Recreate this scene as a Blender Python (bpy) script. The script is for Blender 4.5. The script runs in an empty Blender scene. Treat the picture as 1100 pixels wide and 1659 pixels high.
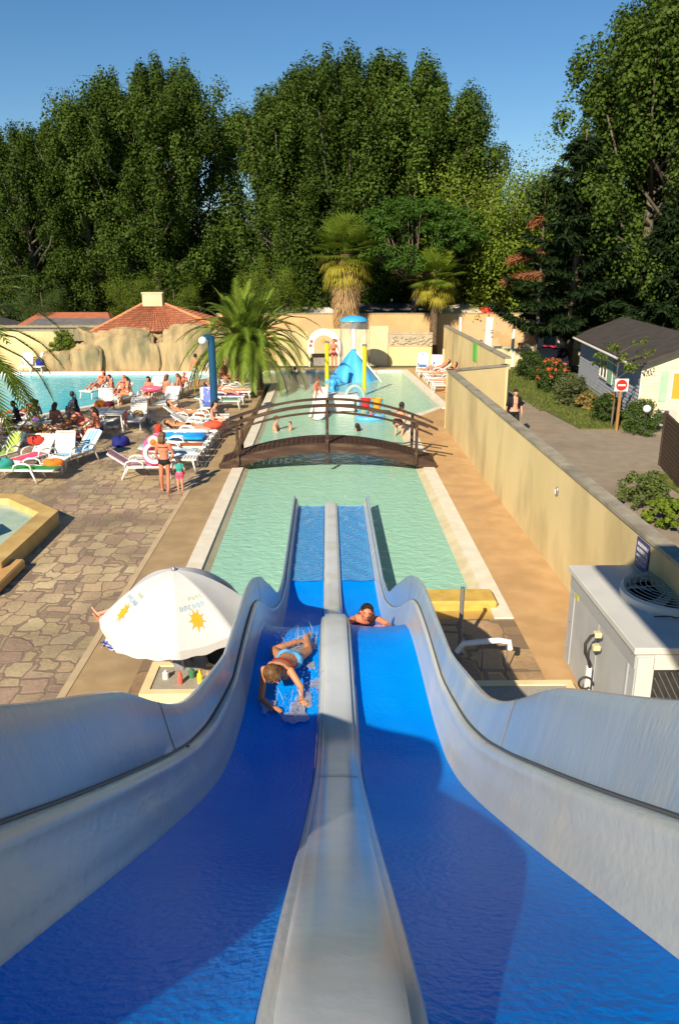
import bpy, math, random
import numpy as np
from mathutils import Vector, Matrix
R = math.radians
sc = bpy.context.scene
col = sc.collection
# ------------------------------------------------------------ camera
F, HC = 1265.0, 6.0
PITCH = math.atan(401 / F); YAW = math.atan(20 * math.cos(PITCH) / F)
cam = bpy.data.objects.new('camera', bpy.data.cameras.new('camera')); col.objects.link(cam)
cam.data.sensor_fit = 'VERTICAL'; cam.data.sensor_height = 36; cam.data.lens = 36 * F / 1659
cam.location = (0, 0, HC); cam.rotation_euler = (R(90) - PITCH, 0, -YAW)
cam.data.clip_start = .05; cam.data.clip_end = 2000
sc.camera = cam
# ------------------------------------------------------------ sky and sun
SUN_AZ, SUN_EL = R(24), R(32)           # the sun stands behind the camera, a little to its left
w = bpy.data.worlds.new('World'); sc.world = w; w.use_nodes = True
nt = w.node_tree; bg = nt.nodes['Background']
sky = nt.nodes.new('ShaderNodeTexSky'); sky.sky_type = 'NISHITA'; sky.sun_disc = False
sky.sun_elevation = SUN_EL; sky.sun_rotation = R(180) + SUN_AZ
sky.air_density = 1.0; sky.dust_density = 0; sky.ozone_density = 3.6
hsv = nt.nodes.new('ShaderNodeHueSaturation'); hsv.inputs['Saturation'].default_value = 1.22; hsv.inputs['Value'].default_value = 1.03; nt.links.new(sky.outputs[0], hsv.inputs['Color']); nt.links.new(hsv.outputs[0], bg.inputs[0]); bg.inputs[1].default_value = .06
sl = bpy.data.objects.new('sun', bpy.data.lights.new('sun', 'SUN')); col.objects.link(sl)
sl.data.energy = 5.0; sl.data.angle = R(.5); sl.data.color = (1, .86, .66)
sdir = Vector((-math.sin(SUN_AZ) * math.cos(SUN_EL), -math.cos(SUN_AZ) * math.cos(SUN_EL), math.sin(SUN_EL)))
sl.rotation_euler = sdir.to_track_quat('Z', 'Y').to_euler(); sl.location = (-20, -40, 40)
vs = sc.view_settings; vs.view_transform = 'Standard'; vs.look = 'None'; vs.gamma = 1; vs.use_curve_mapping = False
vs.exposure = .7
sc.cycles.max_bounces = 6; sc.cycles.transparent_max_bounces = 12

def G(u, v, z=0.0, y=None):
    """world point seen at photo pixel (u, v) on the plane z, or at distance y"""
    a, b = (u - 550) / F, -(v - 829.5) / F
    cy, sy, cp, sp = math.cos(YAW), math.sin(YAW), math.cos(PITCH), math.sin(PITCH)
    d = (sy * cp + a * cy + b * sy * sp, cy * cp - a * sy + b * cy * sp, -sp + b * cp)
    t = (z - HC) / d[2] if y is None else y / d[1]
    return Vector((d[0] * t, d[1] * t, HC + d[2] * t))

# ------------------------------------------------------------ materials
def _n(m, t, **k):
    n = m.node_tree.nodes.new(t)
    for a, b in k.items(): setattr(n, a, b)
    return n
def mat(name, c1, c2=None, scale=6, rough=.7, bump=0, bscale=None, spec=.3, c3=None, s3=.7, stretch=(1, 1, 1), metal=0, coat=0, detail=5, lo=.35, hi=.65, sss=0):
    m = bpy.data.materials.new(name); m.use_nodes = True
    L = m.node_tree.links.new; b = m.node_tree.nodes['Principled BSDF']
    b.inputs['Roughness'].default_value = rough; b.inputs['Specular IOR Level'].default_value = spec
    b.inputs['Metallic'].default_value = metal; b.inputs['Coat Weight'].default_value = coat
    b.inputs['Base Color'].default_value = (*c1, 1)
    if sss:
        b.inputs['Subsurface Weight'].default_value = sss; b.inputs['Subsurface Radius'].default_value = (.02, .008, .004); b.inputs['Subsurface Scale'].default_value = .5
    tc = _n(m, 'ShaderNodeTexCoord'); mp = _n(m, 'ShaderNodeMapping'); mp.inputs['Scale'].default_value = stretch
    L(tc.outputs['Object'], mp.inputs[0])
    if c2:
        n = _n(m, 'ShaderNodeTexNoise'); n.inputs['Scale'].default_value = scale; n.inputs['Detail'].default_value = detail
        L(mp.outputs[0], n.inputs['Vector'])
        r = _n(m, 'ShaderNodeMapRange'); r.inputs[1].default_value = lo; r.inputs[2].default_value = hi
        L(n.outputs[0], r.inputs[0])
        x = _n(m, 'ShaderNodeMix', data_type='RGBA'); x.inputs['A'].default_value = (*c1, 1); x.inputs['B'].default_value = (*c2, 1)
        L(r.outputs[0], x.inputs[0]); out = x.outputs['Result']
        if c3:
            n2 = _n(m, 'ShaderNodeTexNoise'); n2.inputs['Scale'].default_value = s3; n2.inputs['Detail'].default_value = 6
            L(mp.outputs[0], n2.inputs['Vector'])
            r2 = _n(m, 'ShaderNodeMapRange'); r2.inputs[1].default_value = .5; r2.inputs[2].default_value = .72
            L(n2.outputs[0], r2.inputs[0])
            x2 = _n(m, 'ShaderNodeMix', data_type='RGBA'); x2.inputs['B'].default_value = (*c3, 1)
            L(out, x2.inputs['A']); L(r2.outputs[0], x2.inputs[0]); out = x2.outputs['Result']
        L(out, b.inputs['Base Color'])
    if bump:
        n = _n(m, 'ShaderNodeTexNoise'); n.inputs['Scale'].default_value = bscale or scale * 4; n.inputs['Detail'].default_value = 4
        L(mp.outputs[0], n.inputs['Vector'])
        bp = _n(m, 'ShaderNodeBump'); bp.inputs['Strength'].default_value = bump; bp.inputs['Distance'].default_value = .02
        L(n.outputs[0], bp.inputs['Height']); L(bp.outputs[0], b.inputs['Normal'])
    return m
def leafmat(name, c1, c2, trans=.3, rough=.55):
    m = bpy.data.materials.new(name); m.use_nodes = True; L = m.node_tree.links.new
    b = m.node_tree.nodes['Principled BSDF']; b.inputs['Roughness'].default_value = rough; b.inputs['Specular IOR Level'].default_value = .08
    g = _n(m, 'ShaderNodeNewGeometry'); oi = _n(m, 'ShaderNodeObjectInfo')
    x = _n(m, 'ShaderNodeMix', data_type='RGBA'); x.inputs['A'].default_value = (*c1, 1); x.inputs['B'].default_value = (*c2, 1)
    L(g.outputs['Random Per Island'], x.inputs[0])
    h = _n(m, 'ShaderNodeHueSaturation'); L(x.outputs['Result'], h.inputs['Color'])
    r = _n(m, 'ShaderNodeMapRange'); r.inputs[3].default_value = .75; r.inputs[4].default_value = 1.25
    L(oi.outputs['Random'], r.inputs[0]); L(r.outputs[0], h.inputs['Value'])
    L(h.outputs[0], b.inputs['Base Color'])
    t = _n(m, 'ShaderNodeBsdfTranslucent'); L(h.outputs[0], t.inputs[0])
    mx = _n(m, 'ShaderNodeMixShader'); mx.inputs[0].default_value = trans
    L(b.outputs[0], mx.inputs[1]); L(t.outputs[0], mx.inputs[2])
    L(mx.outputs[0], m.node_tree.nodes['Material Output'].inputs[0])
    return m
def paving(name, s, cols, joint, jw, rough=.55, wet=True):
    m = bpy.data.materials.new(name); m.use_nodes = True; L = m.node_tree.links.new
    b = m.node_tree.nodes['Principled BSDF']; b.inputs['Specular IOR Level'].default_value = .4
    tc = _n(m, 'ShaderNodeTexCoord'); n0 = _n(m, 'ShaderNodeTexNoise'); n0.inputs['Scale'].default_value = 1.2
    L(tc.outputs['Object'], n0.inputs['Vector'])
    mp = _n(m, 'ShaderNodeMapping'); mp.inputs['Scale'].default_value = (1, .78, 1)
    va = _n(m, 'ShaderNodeVectorMath', operation='MULTIPLY_ADD'); va.inputs[1].default_value = (.3, .3, 0)
    L(n0.outputs[1], va.inputs[0]); L(tc.outputs['Object'], va.inputs[2]); L(va.outputs[0], mp.inputs[0])
    v1 = _n(m, 'ShaderNodeTexVoronoi'); v1.inputs['Scale'].default_value = s; v1.inputs['Randomness'].default_value = .82
    v2 = _n(m, 'ShaderNodeTexVoronoi', feature='F2', distance='CHEBYCHEV'); v2.inputs['Scale'].default_value = s; v2.inputs['Randomness'].default_value = .7; v1.distance = 'CHEBYCHEV'; v1.inputs['Randomness'].default_value = .7
    L(mp.outputs[0], v1.inputs['Vector']); L(mp.outputs[0], v2.inputs['Vector'])
    sp = _n(m, 'ShaderNodeSeparateColor'); L(v1.outputs['Color'], sp.inputs[0])
    cr = _n(m, 'ShaderNodeValToRGB'); cr.color_ramp.interpolation = 'LINEAR'
    while len(cr.color_ramp.elements) < len(cols): cr.color_ramp.elements.new(.5)
    for i, c in enumerate(cols): cr.color_ramp.elements[i].position = i / (len(cols) - 1); cr.color_ramp.elements[i].color = (*c, 1)
    L(sp.outputs[0], cr.inputs[0])
    n1 = _n(m, 'ShaderNodeTexNoise'); n1.inputs['Scale'].default_value = .45; n1.inputs['Detail'].default_value = 8; L(tc.outputs['Object'], n1.inputs['Vector'])
    r1 = _n(m, 'ShaderNodeMapRange'); r1.inputs[1].default_value = .35; r1.inputs[2].default_value = .65; r1.inputs[3].default_value = .68; r1.inputs[4].default_value = 1.25
    L(n1.outputs[0], r1.inputs[0])
    n2 = _n(m, 'ShaderNodeTexNoise'); n2.inputs['Scale'].default_value = 14; n2.inputs['Detail'].default_value = 8; L(tc.outputs['Object'], n2.inputs['Vector'])
    r2 = _n(m, 'ShaderNodeMapRange'); r2.inputs[3].default_value = .65; r2.inputs[4].default_value = 1.35; L(n2.outputs[0], r2.inputs[0])
    mu = _n(m, 'ShaderNodeMath', operation='MULTIPLY'); L(r1.outputs[0], mu.inputs[0]); L(r2.outputs[0], mu.inputs[1])
    vm = _n(m, 'ShaderNodeVectorMath', operation='SCALE'); L(cr.outputs[0], vm.inputs[0]); L(mu.outputs[0], vm.inputs['Scale'])
    rj = _n(m, 'ShaderNodeMapRange'); rj.inputs[1].default_value = jw * .4; rj.inputs[2].default_value = jw; df = _n(m, 'ShaderNodeMath', operation='SUBTRACT'); L(v2.outputs[0], df.inputs[0]); L(v1.outputs[0], df.inputs[1]); L(df.outputs[0], rj.inputs[0])
    x = _n(m, 'ShaderNodeMix', data_type='RGBA'); x.inputs['A'].default_value = (*joint, 1); L(vm.outputs[0], x.inputs['B']); L(rj.outputs[0], x.inputs[0])
    L(x.outputs['Result'], b.inputs['Base Color'])
    rr = _n(m, 'ShaderNodeMapRange'); rr.inputs[1].default_value = .4; rr.inputs[2].default_value = .6; rr.inputs[3].default_value = rough - (.25 if wet else 0); rr.inputs[4].default_value = rough + .2
    L(n1.outputs[0], rr.inputs[0]); L(rr.outputs[0], b.inputs['Roughness'])
    bp = _n(m, 'ShaderNodeBump'); bp.inputs['Strength'].default_value = .5; bp.inputs['Distance'].default_value = .015
    ad = _n(m, 'ShaderNodeMath', operation='ADD'); L(rj.outputs[0], ad.inputs[0]); L(n2.outputs[0], ad.inputs[1])
    L(ad.outputs[0], bp.inputs['Height']); L(bp.outputs[0], b.inputs['Normal'])
    return m
def watermat(name, tint, body, bodyw, bscale, bstr, rough=.04, ior=1.33):
    """tinted see-through water with a rippled glossy skin"""
    m = bpy.data.materials.new(name); m.use_nodes = True; nt = m.node_tree; L = nt.links.new
    nt.nodes.remove(nt.nodes['Principled BSDF'])
    tc = _n(m, 'ShaderNodeTexCoord'); n = _n(m, 'ShaderNodeTexNoise'); n.inputs['Scale'].default_value = bscale; n.inputs['Detail'].default_value = 4; n.inputs['Distortion'].default_value = .6
    mp = _n(m, 'ShaderNodeMapping'); mp.inputs['Scale'].default_value = (1, 1.25, 1); L(tc.outputs['Object'], mp.inputs[0]); L(mp.outputs[0], n.inputs['Vector'])
    bp = _n(m, 'ShaderNodeBump'); bp.inputs['Strength'].default_value = bstr; bp.inputs['Distance'].default_value = .05; L(n.outputs[0], bp.inputs['Height'])
    tr = _n(m, 'ShaderNodeBsdfTransparent'); tr.inputs[0].default_value = (*tint, 1)
    df = _n(m, 'ShaderNodeBsdfDiffuse'); df.inputs[0].default_value = (*body, 1); L(bp.outputs[0], df.inputs['Normal'])
    m1 = _n(m, 'ShaderNodeMixShader'); m1.inputs[0].default_value = bodyw; L(tr.outputs[0], m1.inputs[1]); L(df.outputs[0], m1.inputs[2])
    gl = _n(m, 'ShaderNodeBsdfGlossy'); gl.inputs['Roughness'].default_value = rough; L(bp.outputs[0], gl.inputs['Normal'])
    fr = _n(m, 'ShaderNodeFresnel'); fr.inputs[0].default_value = ior; L(bp.outputs[0], fr.inputs['Normal'])
    m2 = _n(m, 'ShaderNodeMixShader'); L(fr.outputs[0], m2.inputs[0]); L(m1.outputs[0], m2.inputs[1]); L(gl.outputs[0], m2.inputs[2])
    L(m2.outputs[0], nt.nodes['Material Output'].inputs[0])
    return m

# ------------------------------------------------------------ mesh helper
class MB:
    def __init__(s): s.v = []; s.f = []
    def add(s, vs, fs, M=None):
        k = len(s.v)
        s.v += [tuple(M @ Vector(p)) if M is not None else tuple(p) for p in vs]
        s.f += [tuple(i + k for i in f) for f in fs]; return s
    def box(s, c, size, rz=0, M=None, bev=0):
        x, y, z = (q / 2 for q in size); T = Matrix.Translation(c) @ Matrix.Rotation(rz, 4, 'Z')
        if M is not None: T = M @ T
        b = min(bev, x * .9, y * .9, z * .9)
        if b <= 0:
            return s.add([(a * x, d * y, e * z) for e in (-1, 1) for d in (-1, 1) for a in (-1, 1)],
                         [(0, 2, 3, 1), (4, 5, 7, 6), (0, 1, 5, 4), (2, 6, 7, 3), (0, 4, 6, 2), (1, 3, 7, 5)], T)
        vs = []; fs = []
        def ring(X, Y, Z): return [(X, -y + b if 1 else 0, Z)]
        out = [(-x + b, -y), (x - b, -y), (x, -y + b), (x, y - b), (x - b, y), (-x + b, y), (-x, y - b), (-x, -y + b)]
        inn = [(p * (x - b) / x if abs(p) == x else p, q * (y - b) / y if abs(q) == y else q) for p, q in out]
        for zz, ps in ((-z, inn), (-z + b, out), (z - b, out), (z, inn)): vs += [(p, q, zz) for p, q in ps]
        for r in range(3):
            for i in range(8): j = (i + 1) % 8; fs.append((r * 8 + i, r * 8 + j, r * 8 + 8 + j, r * 8 + 8 + i))
        fs += [tuple(range(7, -1, -1)), tuple(range(24, 32))]
        return s.add(vs, fs, T)
    def tube(s, pts, r, seg=8, cap=True, M=None, flat=1.0):
        pts = [Vector(p) for p in pts]; n = len(pts); rs = r if isinstance(r, (list, tuple)) else [r] * n
        vs = []; fs = []; prev = None
        for i, p in enumerate(pts):
            t = (pts[min(i + 1, n - 1)] - pts[max(i - 1, 0)]).normalized()
            if prev is None:
                a = Vector((0, 0, 1)) if abs(t.z) < .9 else Vector((1, 0, 0)); nx = t.cross(a).normalized()
            else: nx = (prev - t * prev.dot(t)).normalized()
            prev = nx; ny = t.cross(nx)
            for k in range(seg):
                a = 2 * math.pi * k / seg; vs.append(p + (nx * math.cos(a) + ny * math.sin(a) * flat) * rs[i])
        for i in range(n - 1):
            for k in range(seg): j = (k + 1) % seg; fs.append((i * seg + k, i * seg + j, i * seg + seg + j, i * seg + seg + k))
        if cap: fs += [tuple(range(seg - 1, -1, -1)), tuple(range((n - 1) * seg, n * seg))]
        return s.add(vs, fs, M)
    def lathe(s, prof, seg=24, c=(0, 0, 0), M=None, sc_=(1, 1)):
        vs = []; fs = []; T = Matrix.Translation(c)
        if M is not None: T = M @ T
        for r, z in prof:
            for k in range(seg): a = 2 * math.pi * k / seg; vs.append((r * math.cos(a) * sc_[0], r * math.sin(a) * sc_[1], z))
        for i in range(len(prof) - 1):
            for k in range(seg): j = (k + 1) % seg; fs.append((i * seg + k, i * seg + j, i * seg + seg + j, i * seg + seg + k))
        if prof[0][0] > 1e-4: fs.append(tuple(range(seg - 1, -1, -1)))
        if prof[-1][0] > 1e-4: fs.append(tuple(range((len(prof) - 1) * seg, len(prof) * seg)))
        return s.add(vs, fs, T)
    def ball(s, c, r, seg=12, rings=8, M=None):
        r = r if isinstance(r, (tuple, list)) else (r, r, r)
        prof = [(math.sin(math.pi * i / rings), -math.cos(math.pi * i / rings)) for i in range(rings + 1)]
        prof[0] = (0.0001, -1); prof[-1] = (0.0001, 1)
        T = Matrix.Translation(c) @ Matrix.Diagonal((*r, 1))
        if M is not None: T = M @ T
        return s.lathe(prof, seg, M=T)
    def prism(s, poly, z0, z1, M=None):
        n = len(poly); vs = [(x, y, z0) for x, y in poly] + [(x, y, z1) for x, y in poly]
        fs = [tuple(range(n - 1, -1, -1)), tuple(range(n, 2 * n))] + [(i, (i + 1) % n, n + (i + 1) % n, n + i) for i in range(n)]
        return s.add(vs, fs, M)
    def grid(s, fn, nu, nv, M=None):
        vs = [fn(i / nu, j / nv) for j in range(nv + 1) for i in range(nu + 1)]
        fs = [(j * (nu + 1) + i, j * (nu + 1) + i + 1, (j + 1) * (nu + 1) + i + 1, (j + 1) * (nu + 1) + i) for j in range(nv) for i in range(nu)]
        return s.add(vs, fs, M)
    def build(s, name, m, parent=None, smooth=False, loc=None, fix=True):
        me = bpy.data.meshes.new(name); me.from_pydata([tuple(p) for p in s.v], [], s.f); me.update()
        if fix and len(s.f) < 20000:
            import bmesh
            b = bmesh.new(); b.from_mesh(me); bmesh.ops.recalc_face_normals(b, faces=b.faces); b.to_mesh(me); b.free()
        me.materials.append(m)
        if smooth:
            me.polygons.foreach_set('use_smooth', [True] * len(me.polygons))
            if smooth != 'all': me.set_sharp_from_angle(angle=R(42))
        o = bpy.data.objects.new(name, me); col.objects.link(o)
        if parent is not None: o.parent = parent
        if loc is not None: o.location = loc
        return o
def tag(o, label, cat, group=None, kind=None):
    o['label'] = label; o['category'] = cat
    if group: o['group'] = group
    if kind: o['kind'] = kind
    return o
def struct(o, kind='structure'): o['kind'] = kind; return o
def thing(name, label, cat, loc=(0, 0, 0), rz=0, group=None):
    o = bpy.data.objects.new(name, None); col.objects.link(o); o.location = loc; o.rotation_euler.z = rz
    o.empty_display_size = .2
    return tag(o, label, cat, group)
def dup(root, loc, rz=None, label=None, group=None, scale=None, mats=None):
    r = root.copy(); col.objects.link(r); r.location = loc
    if rz is not None: r.rotation_euler.z = rz
    if label: r['label'] = label
    if group: r['group'] = group
    if scale is not None: r.scale = (scale,) * 3 if not isinstance(scale, tuple) else scale
    def setm(o):
        if mats and o.type == 'MESH' and o.name.split('.')[0] in mats:
            o.material_slots[0].link = 'OBJECT'; o.material_slots[0].material = mats[o.name.split('.')[0]]
    setm(r)
    for ch in list(root.children):
        c = ch.copy(); col.objects.link(c); c.parent = r; setm(c)
        for g in list(ch.children):
            d = g.copy(); col.objects.link(d); d.parent = c; setm(d)
    return r
# ------------------------------------------------------------ palette
white = mat('white_plastic', (.78, .78, .75), (.68, .67, .63), 3, .4)
whitepaint = mat('white_paint', (.78, .76, .7), (.68, .65, .58), 4, .5)
grey_metal = mat('grey_metal', (.3, .3, .31), (.24, .24, .25), 8, .4, metal=.5)
dark = mat('dark_material', (.02, .02, .022), (.035, .035, .035), 8, .6)
stucco = mat('stucco', (.70, .56, .29), (.62, .49, .24), .8, .85, .25, 60, c3=(.36, .29, .14), s3=.5, stretch=(1, 1, .5))
# ============================================================ ground, decks, pools
dirt = mat('dirt', (.16, .13, .08), (.09, .10, .045), 1.5, .9, .3, 30)
asphalt = mat('asphalt', (.25, .205, .15), (.30, .25, .19), 2.5, .85, .35, 120, c3=(.20, .165, .12), s3=.35)
grassm = mat('grass_soil', (.07, .10, .02), (.12, .13, .035), 5, .9, .5, 60)
decko = mat('orange_deck', (.54, .345, .165), (.46, .285, .13), 2.2, .6, .1, 80, c3=(.40, .25, .12), s3=.9)
deckb = mat('tan_deck', (.42, .30, .16), (.34, .24, .125), 2.5, .6, .1, 80, c3=(.28, .2, .11), s3=.8)
curbm = mat('white_coping', (.74, .70, .58), (.66, .60, .47), 3, .5, .1, 50)
beach = mat('cream_slope', (.60, .54, .36), (.52, .45, .28), 3, .5, .1, 60)
basin = mat('pool_lining', (.70, .90, .70), (.62, .85, .66), 4, .5, c3=(.5, .7, .5), s3=1.2)
basinb = mat('lagoon_lining', (.14, .68, .78), (.12, .62, .74), 2, .5)
waterg = watermat('pool_water', (.90, 1, .97), (.50, .92, .70), .58, 4.2, .65, ior=1.25)
waterb = watermat('lagoon_water', (.6, .95, 1), (.03, .66, .84), .7, 2.5, .5, ior=1.17)
stone = paving('crazy_paving', 2.7, [(.45, .335, .20), (.36, .255, .16), (.46, .36, .21), (.39, .30, .175), (.48, .39, .23), (.345, .235, .17), (.42, .34, .18)], (.24, .175, .12), .09)
def sheet(name, poly, z, m, kind='structure'):
    """a horizontal polygon (may have holes when given as a list of strips)"""
    mb = MB(); mb.add([(x, y, z) for x, y in poly], [tuple(range(len(poly)))]); o = mb.build(name, m, fix=False)
    if o.data.polygons[0].normal.z < 0: o.data.flip_normals()
    return struct(o, kind)
def slab(name, rects, z, m, t=.3):
    mb = MB()
    for p in rects: mb.prism(p, z - t, z)
    return struct(mb.build(name, m))
PZ = -.6
# ground sheet to the horizon, laid under everything and kept clear of the basins by depth
sheet('ground', [(-600, -300), (600, -300), (600, 900), (-600, 900)], -1.4, dirt)
def rect(a, b, c, d): return [(a, b), (c, b), (c, d), (a, d)]
slab('earth', [rect(-120, 47.9, 120, 150), rect(13.4, -30, 120, 47.9), rect(-120, 47.05, -30, 47.9)], -.03, dirt, 1.2)
slab('road', [[(4.9, -20), (13.4, -20), (13.4, 29.2), (9.6, 29.2), (9.0, 37), (9.3, 47.9), (7.4, 47.9), (6.6, 47.9), (6.6, 31.2), (4.9, 30)]], 0, asphalt, 1.2)
slab('verge', [[(9.6, 29.2), (13.4, 29.2), (13.4, 47.9), (9.3, 47.9), (9.0, 37)], rect(9.6, 12, 13.38, 22.4)], .05, grassm, 1.2)
# stone terrace left of the pool
slab('stone_terrace', [[(-30, -20), (-3.84, -20), (-3.84, 25), (-4.2, 31), (-4.4, 44.9), (-6.2, 44.9), (-10.5, 34.6), (-12.8, 31.2), (-30, 29.0)], [(-30, 46), (-6.2, 46), (-6.2, 47.05), (-30, 47.05)]], 0, stone, 1.2)
slab('tan_deck', [[(-3.84, 4), (-2.95, 4), (-2.95, 12.75), (-3.84, 12.75)], [(-4.4, 46.9), (9, 46.9), (9, 47.9), (-4.4, 47.9)],
                  [(-4.2, 31), (-3.84, 25), (-3.2, 25), (-3.2, 41.2), (-4.4, 41.2)], [(-3.84, 25), (-3.84, 12.75), (-2.95, 12.75), (-2.95, 25)]], .002, deckb, 1.2)
slab('orange_deck', [rect(3.28, 4, 4.9, 31.5), [(3.28, 31.5), (4.9, 31.5), (4.9, 33.7), (4.1, 32.4)], [(4.9, 31.5), (6.6, 31.3), (6.6, 46.9), (4.75, 46.9), (5.42, 33.9), (4.9, 33.7)]], .001, decko, 1.2)
mb = MB(); mb.prism([(-3.95, 4), (-3.83, 4), (-3.83, 25), (-3.95, 25)], -.2, .012); struct(mb.build('edge_strip', mat('pale_edging', (.52, .40, .25), (.46, .35, .21), 3, .7)))
slab('stone_landing', [rect(-3.84, -20, 4.9, 4), rect(-2.95, 4, 3.28, 12.6)], .003, paving('landing_paving', 1.6, [(.36, .23, .12), (.44, .30, .16), (.30, .19, .11), (.40, .27, .15)], (.2, .14, .09), .08), 1.2)
# coping, slopes, basin
W0, E0 = -2.95, 3.28
mb = MB()
mb.prism([(W0, 12.6), (W0 + .34, 12.6), (W0 + .34, 41.2), (W0, 41.2)], -.7, .03)
mb.prism([(E0 - .34, 12.6), (E0, 12.6), (E0, 31.5), (E0 - .34, 31.7)], -.7, .03)
mb.prism([(E0 - .34, 31.7), (E0, 31.5), (4.1, 32.4), (4.9, 33.7), (5.0, 33.9), (4.85, 34.2), (3.95, 32.8)], -.7, .03)
mb.prism([(5.0, 33.9), (5.42, 33.9), (4.75, 46.9), (4.4, 46.6)], -.7, .03)
mb.prism([(-4.6, 46.6), (4.4, 46.6), (4.75, 46.9), (-4.6, 46.9)], -.7, .03)
mb.prism([(-4.6, 41.2), (-2.61, 41.2), (-2.61, 41.5), (-4.4, 41.5), (-4.4, 46.6), (-4.6, 46.6)], -.7, .03)
struct(mb.build('coping', curbm))
mb = MB()   # cream slope going into the water
def strip(p, q, w, z0=0.0, z1=-.3):
    p, q, w = Vector(p), Vector(q), Vector(w); mb.add([(*p, z0), (*q, z0), (*(q + w), z1), (*(p + w), z1)], [(0, 1, 2, 3)])
strip((W0 + .34, 13.2), (W0 + .34, 41.2), (.42, 0), .0, -.28); strip((E0 - .34, 13.2), (E0 - .34, 31.7), (-.5, 0), .0, -.26)
struct(mb.build('pool_slope', beach))
BX = rect(-4.6, 12.6, 5.5, 46.95)
sheet('pool_floor', [(-4.6, 12.6), (3.3, 12.6), (3.3, 31), (5.4, 33), (5.4, 46.9), (-4.6, 46.9)], -.62, basin)
sheet('pool_water', [(-2.62, 13.6), (2.95, 13.6), (2.95, 31.69), (3.95, 32.78), (4.87, 34.15), (4.41, 46.62), (-4.41, 46.62), (-4.41, 41.49), (-2.62, 41.49)], -.10, waterg)
mb = MB(); mb.box((.165, 12.9, -.32), (5.53, .66, .6)); struct(mb.build('pool_end', mat('yellow_coping', (.55, .36, .09), (.48, .30, .08), 3, .6, c3=(.3, .2, .08))))
mb = MB(); mb.box((2.45, 13.3, .05), (1.25, .62, .22), bev=.04)
tag(mb.build('step', mat('yellow_pad', (.62, .42, .10), (.5, .32, .07), 4, .6)), 'ochre stone step at the near right end of the slide pool', 'step')
# lagoon
lag = [(-30, 29.0), (-12.8, 31.2), (-10.5, 34.6), (-6.2, 44.9), (-6.2, 46), (-30, 46)]
sheet('lagoon_floor', lag, -.9, basinb); sheet('lagoon_water', lag, -.09, waterb)
mb = MB(); mb.box((-18, 45.85, -.1), (24, .35, .34))
for p, q in ((0, 1), (1, 2), (2, 3)):
    a, b = Vector(lag[p]), Vector(lag[q]); c = (a + b) / 2; d = b - a
    mb.box((c.x, c.y, -.2), (d.length, .3, .46), math.atan2(d.y, d.x))
struct(mb.build('lagoon_edge', whitepaint))
# raised hexagonal tub
t = thing('hot_tub', 'raised ochre stone tub with pale water at the left edge of the terrace', 'hot tub', (-8.55, 17.2, 0))
loc = [Vector((x + 8.55, y - 17.2)) for x, y in [(-9.6, 19.65), (-7.96, 19.5), (-6.5, 18.05), (-6.5, 14.6), (-8.0, 13.2), (-10.6, 14.0)]]
tubm = mat('tub_stone', (.58, .42, .17), (.50, .33, .11), 2.5, .6, .1, 50, c3=(.38, .26, .1), s3=1)
mb = MB(); n = len(loc)
prof = [(1.0, 0), (1.0, .35), (.80, .36), (.77, .2), (.70, -.2)]
vs = [(p.x * s, p.y * s, z) for s, z in prof for p in loc]
mb.add(vs, [(r * n + i, r * n + (i + 1) % n, r * n + n + (i + 1) % n, r * n + n + i) for r in range(4) for i in range(n)]); mb.build('tub_wall', tubm, t)
mb = MB(); mb.add([(p.x * .78, p.y * .78, .22) for p in loc], [tuple(range(n - 1, -1, -1))]); mb.build('tub_water', mat('tub_water', (.34, .48, .38), (.46, .58, .48), 2, .12, .3, 8, spec=.5), t)
mb = MB(); mb.box((.55, -.9, .42), (.9, .7, .45), .7, bev=.03); mb.build('inner_step', mat('grey_stone', (.2, .17, .15), (.27, .23, .2), 6, .8), t)
mb = MB(); mb.box((-6.85, 14.4, .12), (1.2, 1.5, .2), .0, bev=.03)
tag(mb.build('step', mat('plain_step', (.55, .34, .13), (.48, .29, .11), 3, .6)), 'low orange slab step beside the ochre tub at the left edge', 'step')
# grass tufts on the verge
def tufts(name, spots, m, h=.12, wd=.02, per=1, rnd=random.Random(3)):
    n = len(spots); v = np.zeros((n * 3, 3)); 
    for i, (x, y, z) in enumerate(spots):
        a = rnd.uniform(0, 6.3); hh = h * rnd.uniform(.5, 1.3); dx, dy = math.cos(a) * wd, math.sin(a) * wd
        v[i * 3] = (x - dx, y - dy, z); v[i * 3 + 1] = (x + dx, y + dy, z); v[i * 3 + 2] = (x + rnd.uniform(-.06, .06), y + rnd.uniform(-.06, .06), z + hh)
    mb = MB(); mb.v = [tuple(p) for p in v]; mb.f = [(3 * i, 3 * i + 1, 3 * i + 2) for i in range(n)]
    return mb.build(name, m, fix=False)
rn = random.Random(5); spots = []
while len(spots) < 9000:
    if rn.random() < .75:
        y = rn.uniform(29.2, 45); x = rn.uniform(9.0 if y > 33 else 9.6, 12.6)
    else: y = rn.uniform(14, 22.4); x = rn.uniform(9.6, 12)
    spots.append((x, y, .05))
tag(tufts('grass', spots, leafmat('grass_blades', (.08, .13, .02), (.16, .17, .05)), .10, .03), 'short green grass along the road and in front of the mobile home', 'grass', kind='stuff')

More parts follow.
